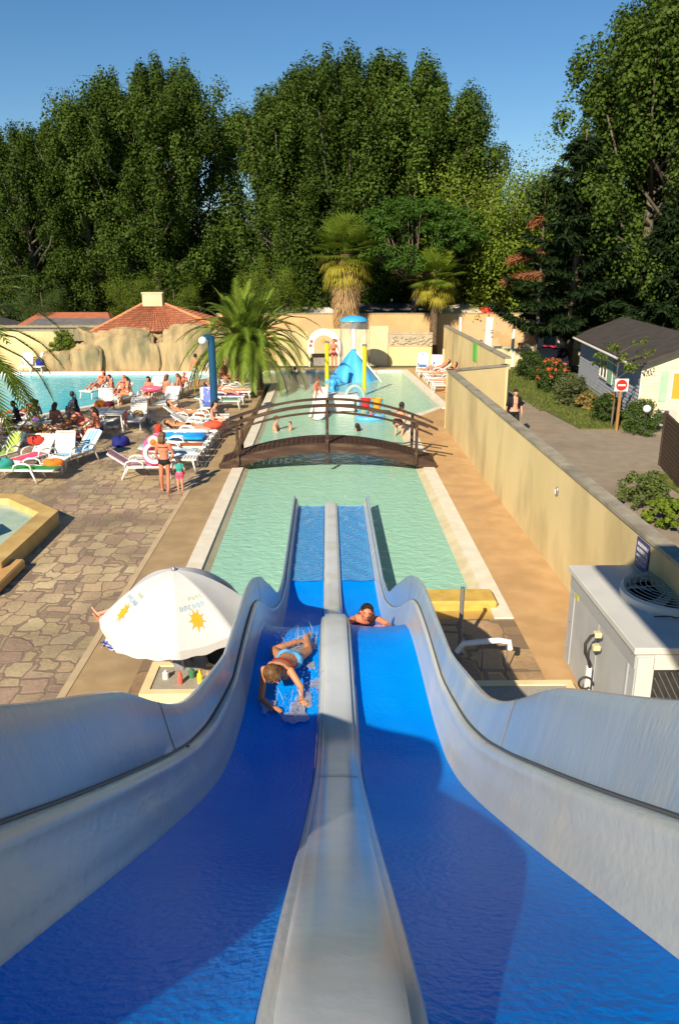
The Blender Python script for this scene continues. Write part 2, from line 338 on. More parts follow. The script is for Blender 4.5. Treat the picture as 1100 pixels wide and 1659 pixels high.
# ============================================================ water slide
lane_blue = mat('lane_blue', (.0, .25, .90), (.002, .29, .95), 2, .2, .35, 34, spec=.02, stretch=(1, .8, 1))
gel = mat('grey_gelcoat', (.50, .54, .54), (.42, .465, .47), 2.2, .24, .12, 22, spec=.5, c3=(.58, .57, .50), s3=2.2, stretch=(2.5, .7, 1))
gelb = mat('sky_tinted_gelcoat', (.32, .41, .50), (.26, .355, .45), 1.8, .22, .12, 20, spec=.5, c3=(.42, .46, .47), s3=1.8, stretch=(1.2, 1.8, .45))  # upper walls: blue of the sky light put into the gelcoat colour
PY = [-.6, .3, 1.0, 1.25, 1.8, 2.43, 3.2, 4.0, 4.6, 5.2, 6.0, 7.0, 7.7, 8.2, 8.8, 9.6, 10.6, 11.6, 12.6, 14, 19.15]
PZs = [4.72, 4.72, 4.6, 4.48, 4.16, 3.78, 3.33, 2.88, 2.58, 2.37, 2.24, 2.20, 2.13, 1.99, 1.70, 1.28, .80, .42, .20, .12, .08]
def cubic(xs, ys, x):
    n = len(xs); i = max(0, min(n - 2, next((k for k in range(n - 1) if x <= xs[k + 1]), n - 2)))
    def sl(k):
        if k == 0: return (ys[1] - ys[0]) / (xs[1] - xs[0])
        if k == n - 1: return (ys[-1] - ys[-2]) / (xs[-1] - xs[-2])
        a = (ys[k] - ys[k - 1]) / (xs[k] - xs[k - 1]); b = (ys[k + 1] - ys[k]) / (xs[k + 1] - xs[k])
        return 0 if a * b <= 0 else 2 * a * b / (a + b)
    h = xs[i + 1] - xs[i]; t = (x - xs[i]) / h
    return (2 * t**3 - 3 * t * t + 1) * ys[i] + (t**3 - 2 * t * t + t) * h * sl(i) + (-2 * t**3 + 3 * t * t) * ys[i + 1] + (t**3 - t * t) * h * sl(i + 1)
def fz(y): return cubic(PY, PZs, y)
def sx(y): return .02 + .055 * min(1, max(0, (y - 1) / 5))
SY = [-.6 + i * .17 for i in range(int(19.75 / .17) + 1)]; SY[-1] = 19.15
KY = [-.6, 2.2, 3.4, 4.2, 4.9, 5.5, 6.3, 7.2, 7.9, 8.8, 9.6, 10.7, 12.1, 14, 19.2]; KV = [1.2, 1.3, 1.45, 1.1, .82, .84, .74, .60, .68, 1.1, 1.4, 1.3, .6, .45, .45]
def hh_(y, h):
    if h <= 0: return h
    g_ = 1 if y < 11.5 else max(.6, 1 - (y - 11.5) * .2)
    return g_ * (h if h <= .355 else .355 + (h - .355) * cubic(KY, KV, y))
def xx_(y, x):
    if abs(x) <= .812: return x
    k = 1 - .48 * min(1, max(0, (y - 4.2) / 1.8))**1.5 if y < 11 else max(.42, .52 - (y - 11) * .1)
    return math.copysign(.812 + (abs(x) - .812) * k, x)
def sweep(prof, name, m, parent, close=False, smooth=True, ys=SY):
    mb = MB(); n = len(prof)
    for y in ys:
        z0 = fz(y); d = (fz(y + .05) - fz(y - .05)) / .1; 
        for x, h in prof: mb.v.append((xx_(y, x) + sx(y), y, z0 + hh_(y, h)))
    for j in range(len(ys) - 1):
        for i in range(n - 1): mb.f.append((j * n + i, j * n + i + 1, (j + 1) * n + i + 1, (j + 1) * n + i))
        if close: mb.f.append((j * n + n - 1, j * n, (j + 1) * n, (j + 1) * n + n - 1))
    if close: mb.f += [tuple(range(n - 1, -1, -1)), tuple(range((len(ys) - 1) * n, len(ys) * n))]
    return mb.build(name, m, parent, smooth=True)
slide = thing('water_slide', 'twin lane water slide with blue lanes and grey side walls running down into the pool', 'water slide', (0, 0, 0))
def lanep(s): return [(s * (.175 + .645 * i / 12), .008 + .028 * abs(i / 6 - 1)**3) for i in range(13)]
for s in (-1, 1):
    p = lanep(s); q = [(x, z - .05) for x, z in reversed(p)]
    l = sweep(p + q, 'lane', lane_blue, slide, close=True)
    l['label'] = 'blue lane on the left of the divider' if s < 0 else 'blue lane on the right of the divider'
    low = [(.812, .028), (.83, .055), (.845, .10), (.87, .17), (.905, .235), (.915, .29), (.918, .315), (.935, .345), (.965, .355), (.985, .352)]
    o = sweep([(s * x, z) for x, z in low] + [(s * .985, .31), (s * .95, .30), (s * .90, .10), (s * .86, .0), (s * .812, -.03)], 'side_gutter', gel, slide, close=True)
    up = [(.985, .340), (1.0, .352), (1.012, .40), (1.03, .47), (1.05, .56), (1.068, .63), (1.085, .652), (1.115, .655), (1.135, .64), (1.14, .60), (1.125, .595), (1.1, .58), (1.07, .45), (1.04, .33), (1.0, .31)]
    o = sweep([(s * x, z) for x, z in up], 'side_wall', gelb, slide, close=True)
dv = [(-.172, 0), (-.168, .05), (-.158, .11), (-.148, .135), (-.132, .142)]
sweep(dv + [(-x, z) for x, z in reversed(dv)] + [(.172, -.06), (-.172, -.06)], 'divider', gel, slide, close=True)
cp = [(-.122, .143), (-.118, .165), (-.105, .172), (-.06, .176)]
sweep(cp + [(-x, z) for x, z in reversed(cp)], 'divider_cap', mat('cap_gelcoat', (.56, .60, .61), (.49, .53, .55), 2, .22, .05, 20, spec=.5, c3=(.5, .48, .4), s3=2), slide, close=True)
slm = mat('dark_groove', (.10, .105, .105), None, rough=.5)  # thin dark strip drawing the groove between gutter and upper wall
for s in (-1, 1): sweep([(s * .972, .356), (s * .975, .362), (s * .990, .362), (s * .993, .356), (s * .985, .35)], 'groove_line', slm, slide, close=True)
# joints between the moulded sections
jm = mat('joint_sealant', (.5, .5, .47), (.4, .4, .38), 9, .5)
def seam(y, prof, off=.004):
    mb = MB(); n = len(prof)
    for yy in (y - .012, y + .012):
        for x, h in prof: mb.v.append((xx_(yy, x * (1 - off / 1.1)) + sx(yy), yy, fz(yy) + hh_(yy, h) + off))
    for i in range(n - 1): mb.f.append((i, i + 1, n + i + 1, n + i))
    return mb.build('section_joint', jm, slide)
for y in (4.15, 8.9, 12.6):
    for s in (-1, 1): seam(y, [(s * x, z) for x, z in up[1:8]])
for y in (4.05, 9.75, 14.2): seam(y, [(x, z + .003) for x, z in cp + [(-x, z) for x, z in reversed(cp)]])
for y in (4.3, 6.4, 9.2):      # bolt rows on the gutter ledge
    mb = MB()
    for s in (-1, 1):
        bo = MB(); bo.lathe([(.012, 0), (.012, .006), (.004, .009)], 8, (s * .955 + sx(y), y, fz(y) + .355)); bo.build('bolt', grey_metal, slide)
# legs under the chute
for y in (2.0, 5.0, 8.4, 11.0):
    mb = MB()
    for s in (-1, 1): mb.tube([(s * .6 + sx(y), y, 0), (s * .6 + sx(y), y, fz(y) - .05)], .06, 12)
    mb.box((sx(y), y, fz(y) - .1), (1.7, .1, .08)); mb.build('support_frame', mat('galvanised', (.42, .43, .44), None, rough=.45, metal=.6), slide)
# thin rushing water on the run-out
run = watermat('running_water', (.97, 1, 1), (.16, .58, .92), .42, 12, .9, ior=1.2)
for s in (-1, 1):
    mb = MB(); ys = [14.0 + i * .12 for i in range(43)]
    rr = random.Random(4 + s)
    for y in ys:
        for i in range(9): mb.v.append((s * (.185 + .62 * i / 8) + sx(y), y, fz(y) + .045 + .008 * math.sin(y * 9 + i) + rr.uniform(-.004, .006)))
    for j in range(len(ys) - 1):
        for i in range(8): mb.f.append((j * 9 + i, j * 9 + i + 1, j * 9 + 10 + i, j * 9 + 9 + i))
    struct(mb.build('running_water', run, smooth='all'), 'stuff')
# start tower behind and beside the camera
tw = thing('start_tower', 'concrete and steel start platform at the top of the water slide', 'platform', (0, 0, 0))
conc = mat('concrete', (.42, .40, .36), (.35, .33, .3), 2, .8, .1, 40)
mb = MB(); mb.box((0, -2.0, 4.55), (7.0, 2.8, .25)); mb.build('platform_deck', conc, tw)
for x in (-3.3, 3.3):
    for y in (-3.2, -.8): mb = MB(); mb.box((x, y, 2.2), (.25, .25, 4.42)); mb.build('column', conc, tw)
parb = mat('parapet_blue', (.05, .16, .4), None, rough=.4)
mb = MB(); mb.box((-2.85, -.55, 5.26), (1.4, .08, 1.16)); mb.build('parapet_panel', parb, tw)  # unseen panel, its width set for the shade it throws on the left lane
for x_ in (-2.0, -1.72, -1.4): mb = MB(); mb.box((x_, -.55, 5.2), (.14, .07, 1.05)); mb.build('added_shade_post', parb, tw)  # unseen posts and rail added to throw streaks of shade on the lanes
mb = MB(); mb.box((-1.7, -.55, 5.76), (.9, .08, .07)); mb.build('added_shade_rail', parb, tw)
mb = MB(); mb.box((2.45, -.55, 5.0), (2.3, .08, .62)); mb.build('parapet_panel', parb, tw)
mb = MB(); mb.box((1.95, .1, 8.0), (4.1, 3.3, .12)); mb.build('added_shade_roof', mat('added_shade_roof', (.3, .3, .3), None), tw)  # unseen roof on posts, added to cast shadow over the cooling unit
for x_, y_ in ((3.3, -.8), (3.3, -1.4), (3.8, 1.2)): mb = MB(); mb.tube([(x_, y_, 4.6 if y_ < 0 else 0), (x_, y_, 7.94)], .06, 8); mb.build('added_roof_post', grey_metal, tw)
# ============================================================ walls
capm = mat('wall_cap', (.36, .32, .24), (.26, .235, .18), 4, .85, .2, 40, c3=(.18, .16, .12), s3=1.5)
def wall(name, label, pts, h, th=.2, cap=True, m=stucco, group=None, h2=None):
    t = thing(name, label, 'wall', (0, 0, 0), group=group); a = MB(); c = MB()
    for (x0, y0), (x1, y1) in zip(pts, pts[1:]):
        d = Vector((x1 - x0, y1 - y0)); L = d.length; ang = math.atan2(d.y, d.x)
        a.box(((x0 + x1) / 2, (y0 + y1) / 2, h / 2 - .1), (L + th * .98, th, h + .2), ang)
        c.box(((x0 + x1) / 2, (y0 + y1) / 2, h + .03), (L + th + .04, th + .06, .06), ang)
    a.build('wall_body', m, t)
    if cap: c.build('coping', capm, t)
    return t
w1 = wall('garden_wall', 'long tall yellow rendered wall with a grey cap between the pool deck and the road', [(4.80, 2), (4.60, 29.5), (7.0, 31.0), (7.0, 31.2)], 2.18, .2)
w2 = wall('garden_wall', 'further yellow rendered wall in full sun behind the corner of the long wall', [(7.2, 31.6), (7.2, 48.6)], 2.42, .22)
# wall fittings
t = thing('notice_sign', 'small dark blue notice board with pale writing on the long yellow wall', 'sign', (4.622, 10.72, 1.90))
mb = MB(); mb.box((0, 0, 0), (.02, .46, .46), bev=.004); mb.build('board', mat('notice_blue', (.03, .035, .16), (.05, .05, .2), 5, .4), t)
mb = MB(); rr = random.Random(8)
for r_, z in enumerate((.15, .06, -.03, -.12)):
    y = -.18
    while y < .17:
        wd = rr.uniform(.02, .05); hh = .055 if r_ < 2 else .03
        mb.box((-.0125, -(y + wd / 2), z), (.004, wd * .35, hh)); mb.box((-.0125, -(y + wd * .7), z + rr.choice((-.4, 0, .4)) * hh), (.004, wd * .6, hh * .22)); y += wd + .012
mb.build('lettering', whitepaint, t)
t = thing('wall_light', 'small grey oval bulkhead light on the long yellow wall', 'light', (4.59, 15.0, 1.66))
mb = MB(); mb.ball((0, 0, 0), (.04, .06, .1), 12, 8); mb.build('housing', grey_metal, t, smooth=True)
mb = MB(); mb.box((-.04, 0, .0), (.02, .03, .09)); mb.build('glass_strip', whitepaint, t)
mb = MB(); mb.box((7.065, 38, 1.99), (.03, .95, .85), bev=.01)
tag(mb.build('green_panel', mat('green_panel', (.06, .42, .04), (.08, .5, .06), 3, .5)), 'bright green square panel fixed to the further yellow wall', 'panel')
# back walls
back = wall('back_wall', 'high tan wall with panels standing behind the far end of the pool', [(-7, 52), (13.5, 52)], 2.95, .25, m=mat('tan_stucco', (.60, .40, .19), (.52, .34, .155), 1.2, .85, .2, 40, c3=(.46, .33, .18)))
t = thing('panel_wall', 'lower wall of pale panels with a grey door behind the far pool end', 'wall', (0, 0, 0))
pale = mat('pale_render', (.62, .54, .34), (.54, .46, .28), 1.6, .85, .1, 40)
x = G(505, 600, 0, 49).x
def px(u): return G(u, 560, 0, 49).x
for u0, u1, z1, m_ in ((448, 500, 2.1, stucco), (527, 552, 2.25, pale), (552, 568, 2.25, stucco), (568, 598, 2.2, pale), (598, 629, 2.42, pale), (629, 700, 1.15, stucco)):
    mb = MB(); mb.box(((px(u0) + px(u1)) / 2, 49.0, z1 / 2), (px(u1) - px(u0) - .03, .18, z1), bev=.01); mb.build('wall_panel', m_, t)
mb = MB(); mb.box(((px(505) + px(527)) / 2, 49.05, .9), (px(527) - px(505), .08, 1.8)); mb.build('grey_door', mat('grey_door', (.20, .18, .16), (.28, .26, .23), 5, .6), t)
lat = MB(); rr = random.Random(2)
for k in range(9):
    xx = px(634) + k * (px(696) - px(634)) / 9 + .15
    lat.v and None
    [lat.ball((xx + rr.uniform(-.15, .15), 48.96, 1.55 + rr.uniform(-.24, .24)), (rr.uniform(.05, .13), .05, rr.uniform(.04, .1)), 8, 6) for _ in range(9)]
lat.box(((px(629) + px(700)) / 2, 49.02, 1.55), (px(700) - px(629), .06, .72)); lat.box(((px(629) + px(700)) / 2, 49, 1.98), (px(700) - px(629), .12, .09))
lat.build('ornament_band', mat('sandstone', (.46, .40, .29), (.34, .29, .2), 9, .9, .4, 40), t)
# round-topped welcome board
t = thing('arched_board', 'round-topped cream board with an orange sun picture behind the far pool end', 'sign', (px(525), 48.6, 0))
mb = MB(); r = .95
mb.prism([(r * math.cos(a), 0) for a in (0,)] or [], 0, 0) if False else None
pts = [(1.0 * math.cos(R(a)), 1.35 + .95 * math.sin(R(a))) for a in range(0, 181, 15)]
inner = [(.62 * math.cos(R(a)), 1.30 + .6 * math.sin(R(a))) for a in range(180, -1, -15)]
RX = Matrix.Rotation(R(90), 4, 'X')
mb.prism(pts + [(-1.0, .8), (-.62, .8)] + inner + [(.62, .8), (1.0, .8)], -.03, .03, RX); mb.build('board_arch', whitepaint, t)
mb = MB(); mb.prism([(.62 * math.cos(R(a)), 1.31 + .6 * math.sin(R(a))) for a in range(0, 181, 15)] + [(-.62, .8), (.62, .8)], -.02, .02, RX); mb.build('board_centre', mat('tan_board', (.56, .40, .22), (.46, .34, .2), 6, .7), t)
mb = MB(); mb.prism([((.2 if i % 2 else .12) * math.cos(i * math.pi / 8) - .02, 1.55 + (.2 if i % 2 else .12) * math.sin(i * math.pi / 8)) for i in range(16)], .022, .03, RX); mb.build('sun_picture', mat('orange_paint', (.72, .32, .06), None, rough=.6), t)
mb = MB()
for i in range(9):
    a = R(125 - i * 9); M_ = Matrix.Translation((.8 * math.cos(a), -.036, 1.33 + .78 * math.sin(a))) @ Matrix.Rotation(math.pi / 2 - a, 4, 'Y')
    mb.box((0, 0, .02), (.05, .01, .1), M=M_)
mb.build('blue_lettering', mat('pale_blue_paint', (.2, .42, .5), None, rough=.6), t)
mb = MB()
for a in (25, 158, 178):
    mb.ball((.82 * math.cos(R(a)), -.04, 1.25 + .75 * math.sin(R(a))), (.1, .015, .1), 10, 6)
mb.build('red_mark', mat('red_paint', (.42, .1, .09), None, rough=.6), t)
mb = MB()
for s in (-.9, .9): mb.box((s, 0, .4), (.08, .06, .82))
mb.build('board_post', whitepaint, t)
# left lagoon back wall
wall('garden_wall', 'low sunlit yellow wall behind the turquoise lagoon on the far left', [(-34, 47.6), (-15.5, 47.6)], 2.25, .25)
t = thing('timber_screen', 'weathered grey board screen above the yellow wall on the far left', 'screen', (0, 0, 0))
mb = MB(); rr = random.Random(6)
for k in range(44): mb.box((-27.5 + k * .34, 48.9, 1.25), (.32, .05 + rr.uniform(0, .02), 2.5 + rr.uniform(-.03, .03)))
mb.build('boards', mat('grey_boards', (.28, .25, .16), (.2, .18, .12), 3, .9, stretch=(4, 1, .5)), t)
mb = MB(); mb.box((-20, 48.8, 2.4), (15.4, .06, .1)); mb.build('rail', mat('rail_wood', (.3, .26, .17), None), t)
# glass fence and the second pool behind the road
t = thing('glass_fence', 'clear glass pool fence with cream posts at the end of the road', 'fence', (0, 0, 0))
glassm = watermat('clear_glass', (.97, .98, .97), (.8, .8, .75), .05, 2, .02)
mb = MB(); mb.box((10.6, 48.2, .55), (7.2, .25, 1.1)); mb.build('low_wall', pale, t)
for x_, wd in ((8.0, .14), (9.75, .42), (11.25, .14), (12.9, .36), (14.0, .14)):
    mb = MB(); mb.box((x_, 48.2, 1.5), (wd, .27, 2.96), bev=.01); mb.build('post', whitepaint, t)
for a_, b_ in ((8.07, 9.54), (9.96, 11.18), (11.32, 12.72), (13.08, 13.93)):
    mb = MB(); mb.box(((a_ + b_) / 2, 48.2, 1.95), (b_ - a_, .02, 1.66)); mb.build('glass_pane', glassm, t)
t = thing('raised_pool', 'small turquoise raised pool seen through the glass fence', 'pool', (0, 0, 0))
mb = MB(); mb.box((12.4, 50.9, .45), (8.4, .2, 1.1)); mb.box((12.4, 49.0, .45), (8.4, .2, 1.0)); mb.build('pool_wall', pale, t)
mb = MB(); mb.add([(8.2, 49.1, .9), (16.6, 49.1, .9), (16.6, 50.8, .9), (8.2, 50.8, .9)], [(0, 1, 2, 3)]); mb.build('turquoise_water', mat('turquoise_water', (.10, .42, .44), (.16, .5, .5), 3, .08, .3, 8, spec=.5), t)

# ============================================================ rock house on the left
ROCKM_ = 0
rockm = mat('rock', (.41, .30, .155), (.27, .195, .10), 1.6, .9, 1.0, 9, c3=(.15, .14, .08), s3=.8, stretch=(1.4, 1, .45), detail=9)
tilem = bpy.data.materials.new('roof_tile'); tilem.use_nodes = True
def _tile(m):
    L = m.node_tree.links.new; b = m.node_tree.nodes['Principled BSDF']; b.inputs['Roughness'].default_value = .85
    g = _n(m, 'ShaderNodeNewGeometry'); n = _n(m, 'ShaderNodeTexNoise'); n.inputs['Scale'].default_value = 3; n.inputs['Detail'].default_value = 8
    tc = _n(m, 'ShaderNodeTexCoord'); L(tc.outputs['Object'], n.inputs[0]); ad = _n(m, 'ShaderNodeMath', operation='MULTIPLY_ADD'); ad.inputs[1].default_value = .5
    L(g.outputs['Random Per Island'], ad.inputs[0]); L(n.outputs[0], ad.inputs[2]); r = _n(m, 'ShaderNodeMapRange'); r.inputs[1].default_value = .35; r.inputs[2].default_value = 1.1; L(ad.outputs[0], r.inputs[0])
    x = _n(m, 'ShaderNodeMix', data_type='RGBA'); x.inputs['A'].default_value = (.46, .155, .07, 1); x.inputs['B'].default_value = (.24, .085, .045, 1)
    L(r.outputs[0], x.inputs[0]); L(x.outputs['Result'], b.inputs['Base Color'])
_tile(tilem)
def tiled(mb, a, b, c, d, nx, ny, lift=.05):
    """rows of half round tiles over the quad a b (eave) c d (ridge, c above b)"""
    a, b, c, d = map(Vector, (a, b, c, d)); n = (b - a).cross(d - a).normalized()
    if n.z < 0: n = -n
    for j in range(ny):
        for i in range(nx):
            q = []
            for v_ in (j / ny, (j + 1.06) / ny):
                L_, R_ = a.lerp(d, v_), b.lerp(c, v_)
                for k in range(4):
                    u = (i + k / 3) / nx; q.append(L_.lerp(R_, u) + n * (lift * math.sin(math.pi * k / 3) + (.035 if v_ == j / ny else 0)))
            mb.add(q, [(k, k + 1, k + 5, k + 4) for k in range(3)])
house = thing('rock_house', 'house faced with artificial rock under an orange tiled hip roof beside the lagoon', 'building', (0, 0, 0))
mb = MB(); mb.box((-10.6, 49.4, 1.15), (7.4, 4.2, 2.3)); mb.build('house_wall', stucco, house)
E0_, E1_, E2_, E3_ = (-14.4, 46.6, 1.95), (-6.3, 46.6, 2.75), (-6.3, 52.2, 2.75), (-14.4, 52.2, 1.95)
r0, r1 = (-11.2, 49.3, 3.72), (-9.9, 49.3, 3.72)
E0_ = (-14.3, 46.9, 2.0); E1_ = (-6.2, 46.9, 2.45); E2_ = (-6.2, 52, 2.45); E3_ = (-14.3, 52, 2.0)
mb = MB(); tiled(mb, E0_, E1_, r1, r0, 34, 13); tiled(mb, E3_, E0_, r0, r0, 22, 14); tiled(mb, E1_, E2_, r1, r1, 22, 14); tiled(mb, E2_, E3_, r0, r1, 20, 8)
mb.build('tiled_roof', tilem, house, fix=False)
mb = MB(); mb.add([E0_, E1_, E2_, E3_, r0, r1], [(0, 1, 5, 4), (3, 0, 4), (1, 2, 5), (2, 3, 4, 5), (3, 2, 1, 0)]); mb.build('roof_deck', mat('roof_underlay', (.2, .1, .06), None), house)
mb = MB()
for p_, q_ in ((E0_, r0), (r0, r1), (r1, E1_)): mb.tube([p_, q_], .10, 8)
mb.build('ridge_tiles', mat('ridge_clay', (.62, .26, .12), (.52, .2, .09), 4, .8), house, smooth=True)
mb = MB(); mb.box((-10.55, 49.3, 3.95), (1.2, .7, .75), bev=.02); mb.box((-10.55, 49.3, 4.36), (1.28, .78, .08)); mb.build('chimney', pale, house)
def rock(name, label, c, size, seed, n=3, parent=None, bump_=.34):
    import bmesh
    from mathutils import noise
    b = bmesh.new(); bmesh.ops.create_icosphere(b, subdivisions=n + 2, radius=1)
    for v in b.verts:
        p = v.co.normalized(); q = Vector([math.copysign(abs(k)**.45, k) for k in p])
        s_ = 1 - .07 * abs(noise.noise(Vector((p.x * size[0] * 2.2 + seed, p.y * 3, p.z * 1.6)))) + .05 * noise.fractal(Vector((p.x * size[0] * 3 + seed, p.y * 5, p.z * 4)), 1, 2, 4) + bump_ * noise.fractal(Vector((p.x * size[0] * .5 + seed, p.y * size[1] * .5, p.z * size[2] * .5)), 1, 2, 5) + .16 * noise.noise(Vector((p.x * 3 + seed, p.y * 3, p.z * 2)))
        v.co = Vector((q.x * size[0] * s_, q.y * size[1] * s_, q.z * size[2] * s_))
    me = bpy.data.meshes.new(name); b.to_mesh(me); b.free(); me.materials.append(rockm); me.polygons.foreach_set('use_smooth', [True] * len(me.polygons))
    o = bpy.data.objects.new(name, me); col.objects.link(o); o.location = c
    if parent is None: tag(o, label, 'rock')
    else: o.parent = parent
    return o
rock('rock_face', '', (-11.9, 47.4, .8), (2.5, 1.0, 1.6), 3.1, 4, house)
rock('rock_face', '', (-8.2, 47.4, .85), (2.3, 1.0, 1.65), 8.7, 4, house)
rock('boulder', 'small rounded sandy boulder left of the rock house by the lagoon', (-15.6, 46.75, .35), (1.0, .6, .75), 5.5, 2)
rock('boulder', 'rounded boulder with a grey mossy face between the small boulder and the rock house', (-14.0, 46.6, .55), (.9, .6, .95), 12.5, 2)

# ============================================================ mobile home on the right
mh = thing('mobile_home', 'mobile home with blue grey boarded side, cream gable and dark roof', 'mobile home', (0, 0, 0))
A_, B_ = Vector((12.1, 30.0, 0)), Vector((13.45, 42.0, 0)); d_ = (B_ - A_).normalized(); nrm = Vector((d_.y, -d_.x, 0)); Ls = (B_ - A_).length
MHm = Matrix.Translation(A_) @ Matrix(((nrm.x, d_.x, 0, 0), (nrm.y, d_.y, 0, 0), (0, 0, 1, 0), (0, 0, 0, 1)))
clad = mat('grey_cladding', (.42, .45, .50), (.34, .37, .42), 3, .7); cream = mat('cream_cladding', (.74, .66, .46), (.66, .58, .4), 3, .7)
mb = MB(); mb.box((2.1, Ls / 2, 1.15), (4.2, Ls, 2.3), M=MHm); mb.build('home_body', clad, mh)
mb = MB()
for k in range(15): mb.add([(-.012, .02, .2 + k * .15), (-.012, Ls - .02, .2 + k * .15), (-.012 - .001, Ls - .02, .34 + k * .15), (-.001, .02, .34 + k * .15), (-.03, .02, .2 + k * .15), (-.03, Ls - .02, .2 + k * .15)], [(4, 5, 2, 3), (0, 1, 5, 4)], MHm)
mb.build('side_boards', clad, mh, fix=False)
mb = MB()
mb.prism([(-.02, .1), (4.2, .1), (4.2, 2.45), (2.1, 3.2), (-.02, 2.45)], -.02, .06, MHm @ Matrix.Rotation(R(90), 4, 'X'))
mb.build('gable', cream, mh)
mb = MB()
for k in range(14): mb.box((2.1, -.063, .3 + .15 * k), (4.2, .012, .012), M=MHm)
mb.build('gable_board_lines', mat('board_shadow_gap', (.5, .44, .3), None), mh)
roofm = mat('dark_roof', (.045, .04, .038), (.065, .055, .05), 2, .85, .2, 60)
mb = MB()
for s in (0, 1):
    xa, xb = (-.35, 2.1) if s == 0 else (4.55, 2.1)
    za = 2.30; zb = 3.27
    mb.add([(xa, -.45, za), (xb, -.45, zb), (xb, Ls + .4, zb), (xa, Ls + .4, za), (xa, -.45, za + .1), (xb, -.45, zb + .1), (xb, Ls + .4, zb + .1), (xa, Ls + .4, za + .1)],
           [(0, 1, 2, 3), (4, 5, 6, 7), (0, 1, 5, 4), (3, 2, 6, 7), (0, 3, 7, 4)], MHm)
mb.build('roof', roofm, mh)
mb = MB(); mb.tube([MHm @ Vector((-.4, -.4, 2.28)), MHm @ Vector((-.4, Ls + .3, 2.28))], .06, 8); mb.tube([MHm @ Vector((-.06, -.05, 2.25)), MHm @ Vector((-.06, -.05, .1))], .035, 8); mb.build('gutter', whitepaint, mh, smooth=True)
def hwin(y0, y1, z0, z1):
    f = MB(); wy = y1 - y0
    for a_, b_, c_, e_ in ((y0, y0 + .09, z0, z1), (y1 - .09, y1, z0, z1), (y0 + .09, y1 - .09, z1 - .08, z1), (y0 + .09, y1 - .09, z0, z0 + .08), ((y0 + y1) / 2 - .03, (y0 + y1) / 2 + .03, z0 + .08, z1 - .08)):
        f.box((-.045, (a_ + b_) / 2, (c_ + e_) / 2), (.07, b_ - a_, e_ - c_), M=MHm)
    o = f.build('window', whitepaint, mh); g = MB(); g.box((-.035, (y0 + y1) / 2, (z0 + z1) / 2), (.02, wy - .15, z1 - z0 - .13), M=MHm); g.build('window_glass', mat('dark_glass', (.05, .07, .07), None, rough=.08, spec=.6), o)
hwin(5.6, 7.0, .95, 2.05)
greenp = mat('pale_green_shutter', (.36, .56, .38), (.30, .5, .32), 4, .6)
mb = MB(); mb.box((-.06, 4.95, 1.5), (.06, .95, 1.2), M=MHm, bev=.01); mb.build('shutter', greenp, mh)
mb = MB(); mb.box((.78, -.085, 1.55), (.28, .04, 1.15), M=MHm, bev=.01); mb.build('shutter', greenp, mh)
f = MB()
for a_ in ((1.08, 1.55, .06, 1.1), (2.12, 1.55, .06, 1.1), (1.60, 2.07, .98, .06), (1.60, 1.03, .98, .06)): f.box((a_[0], -.08, a_[1]), (a_[2], .05, a_[3]), M=MHm)
o = f.build('window', whitepaint, mh); g = MB(); g.box((1.60, -.07, 1.55), (.98, .02, .98), M=MHm); g.build('yellow_blind', mat('yellow_blind', (.50, .32, .04), None, rough=.5), o)
# other roofs beyond the walls
def hut(label, x0, x1, y, w_, h, rh, wm, rm, name='cabin'):
    t = thing(name, label, 'cabin', ((x0 + x1) / 2, y, 0), group='cabins beyond the back walls'); L = x1 - x0
    mb = MB(); mb.box((0, 0, h / 2), (L, w_, h)); mb.build('cabin_wall', wm, t)
    mb = MB(); e = .25
    mb.add([(-L / 2 - e, -w_ / 2 - e, h), (L / 2 + e, -w_ / 2 - e, h), (L / 2 + e, w_ / 2 + e, h), (-L / 2 - e, w_ / 2 + e, h), (-L / 2 + .6, 0, h + rh), (L / 2 - .6, 0, h + rh)], [(0, 1, 5, 4), (1, 2, 5), (2, 3, 4, 5), (3, 0, 4), (3, 2, 1, 0)]); mb.build('cabin_roof', rm, t)
    mb = MB(); mb.box((L * .2, -w_ / 2 - .02, h * .55), (L * .2, .04, h * .4)); mb.build('cabin_window', mat('cabin_glass', (.04, .05, .06), None, rough=.1), t)
    return t
terr = mat('terracotta_roof', (.42, .14, .07), (.32, .11, .06), 3, .85); slate = mat('grey_roof', (.10, .10, .11), (.14, .135, .13), 2, .8)
hut('cabin with low orange roof beyond the grey board screen', -20.5, -14.6, 56, 4, 2.1, .75, cream, terr)
hut('cabin with flat grey roof left of the orange roofed cabin', -27, -21.5, 54.5, 4, 2.1, .55, cream, slate)
hut('cabin with long dark roof just behind the grey board screen', -19.2, -13.4, 52, 2.6, 2.1, .6, pale, slate)
hut('white roofed cabin to the left of the skirted palm', -3.4, .6, 58, 3.5, 2.7, .45, slate, whitepaint)
hut('dark roofed cabin to the right of the skirted palm', 1.6, 7.6, 58, 3.5, 2.9, .45, slate, slate)
hut('cabin with dark roof and cream walls in the trees right of the mobile home', 15.5, 22.0, 52, 4, 2.6, .9, cream, slate)
hut('cream cabin half hidden behind the dark pine', 19, 26, 60, 4, 3.2, .8, cream, slate)
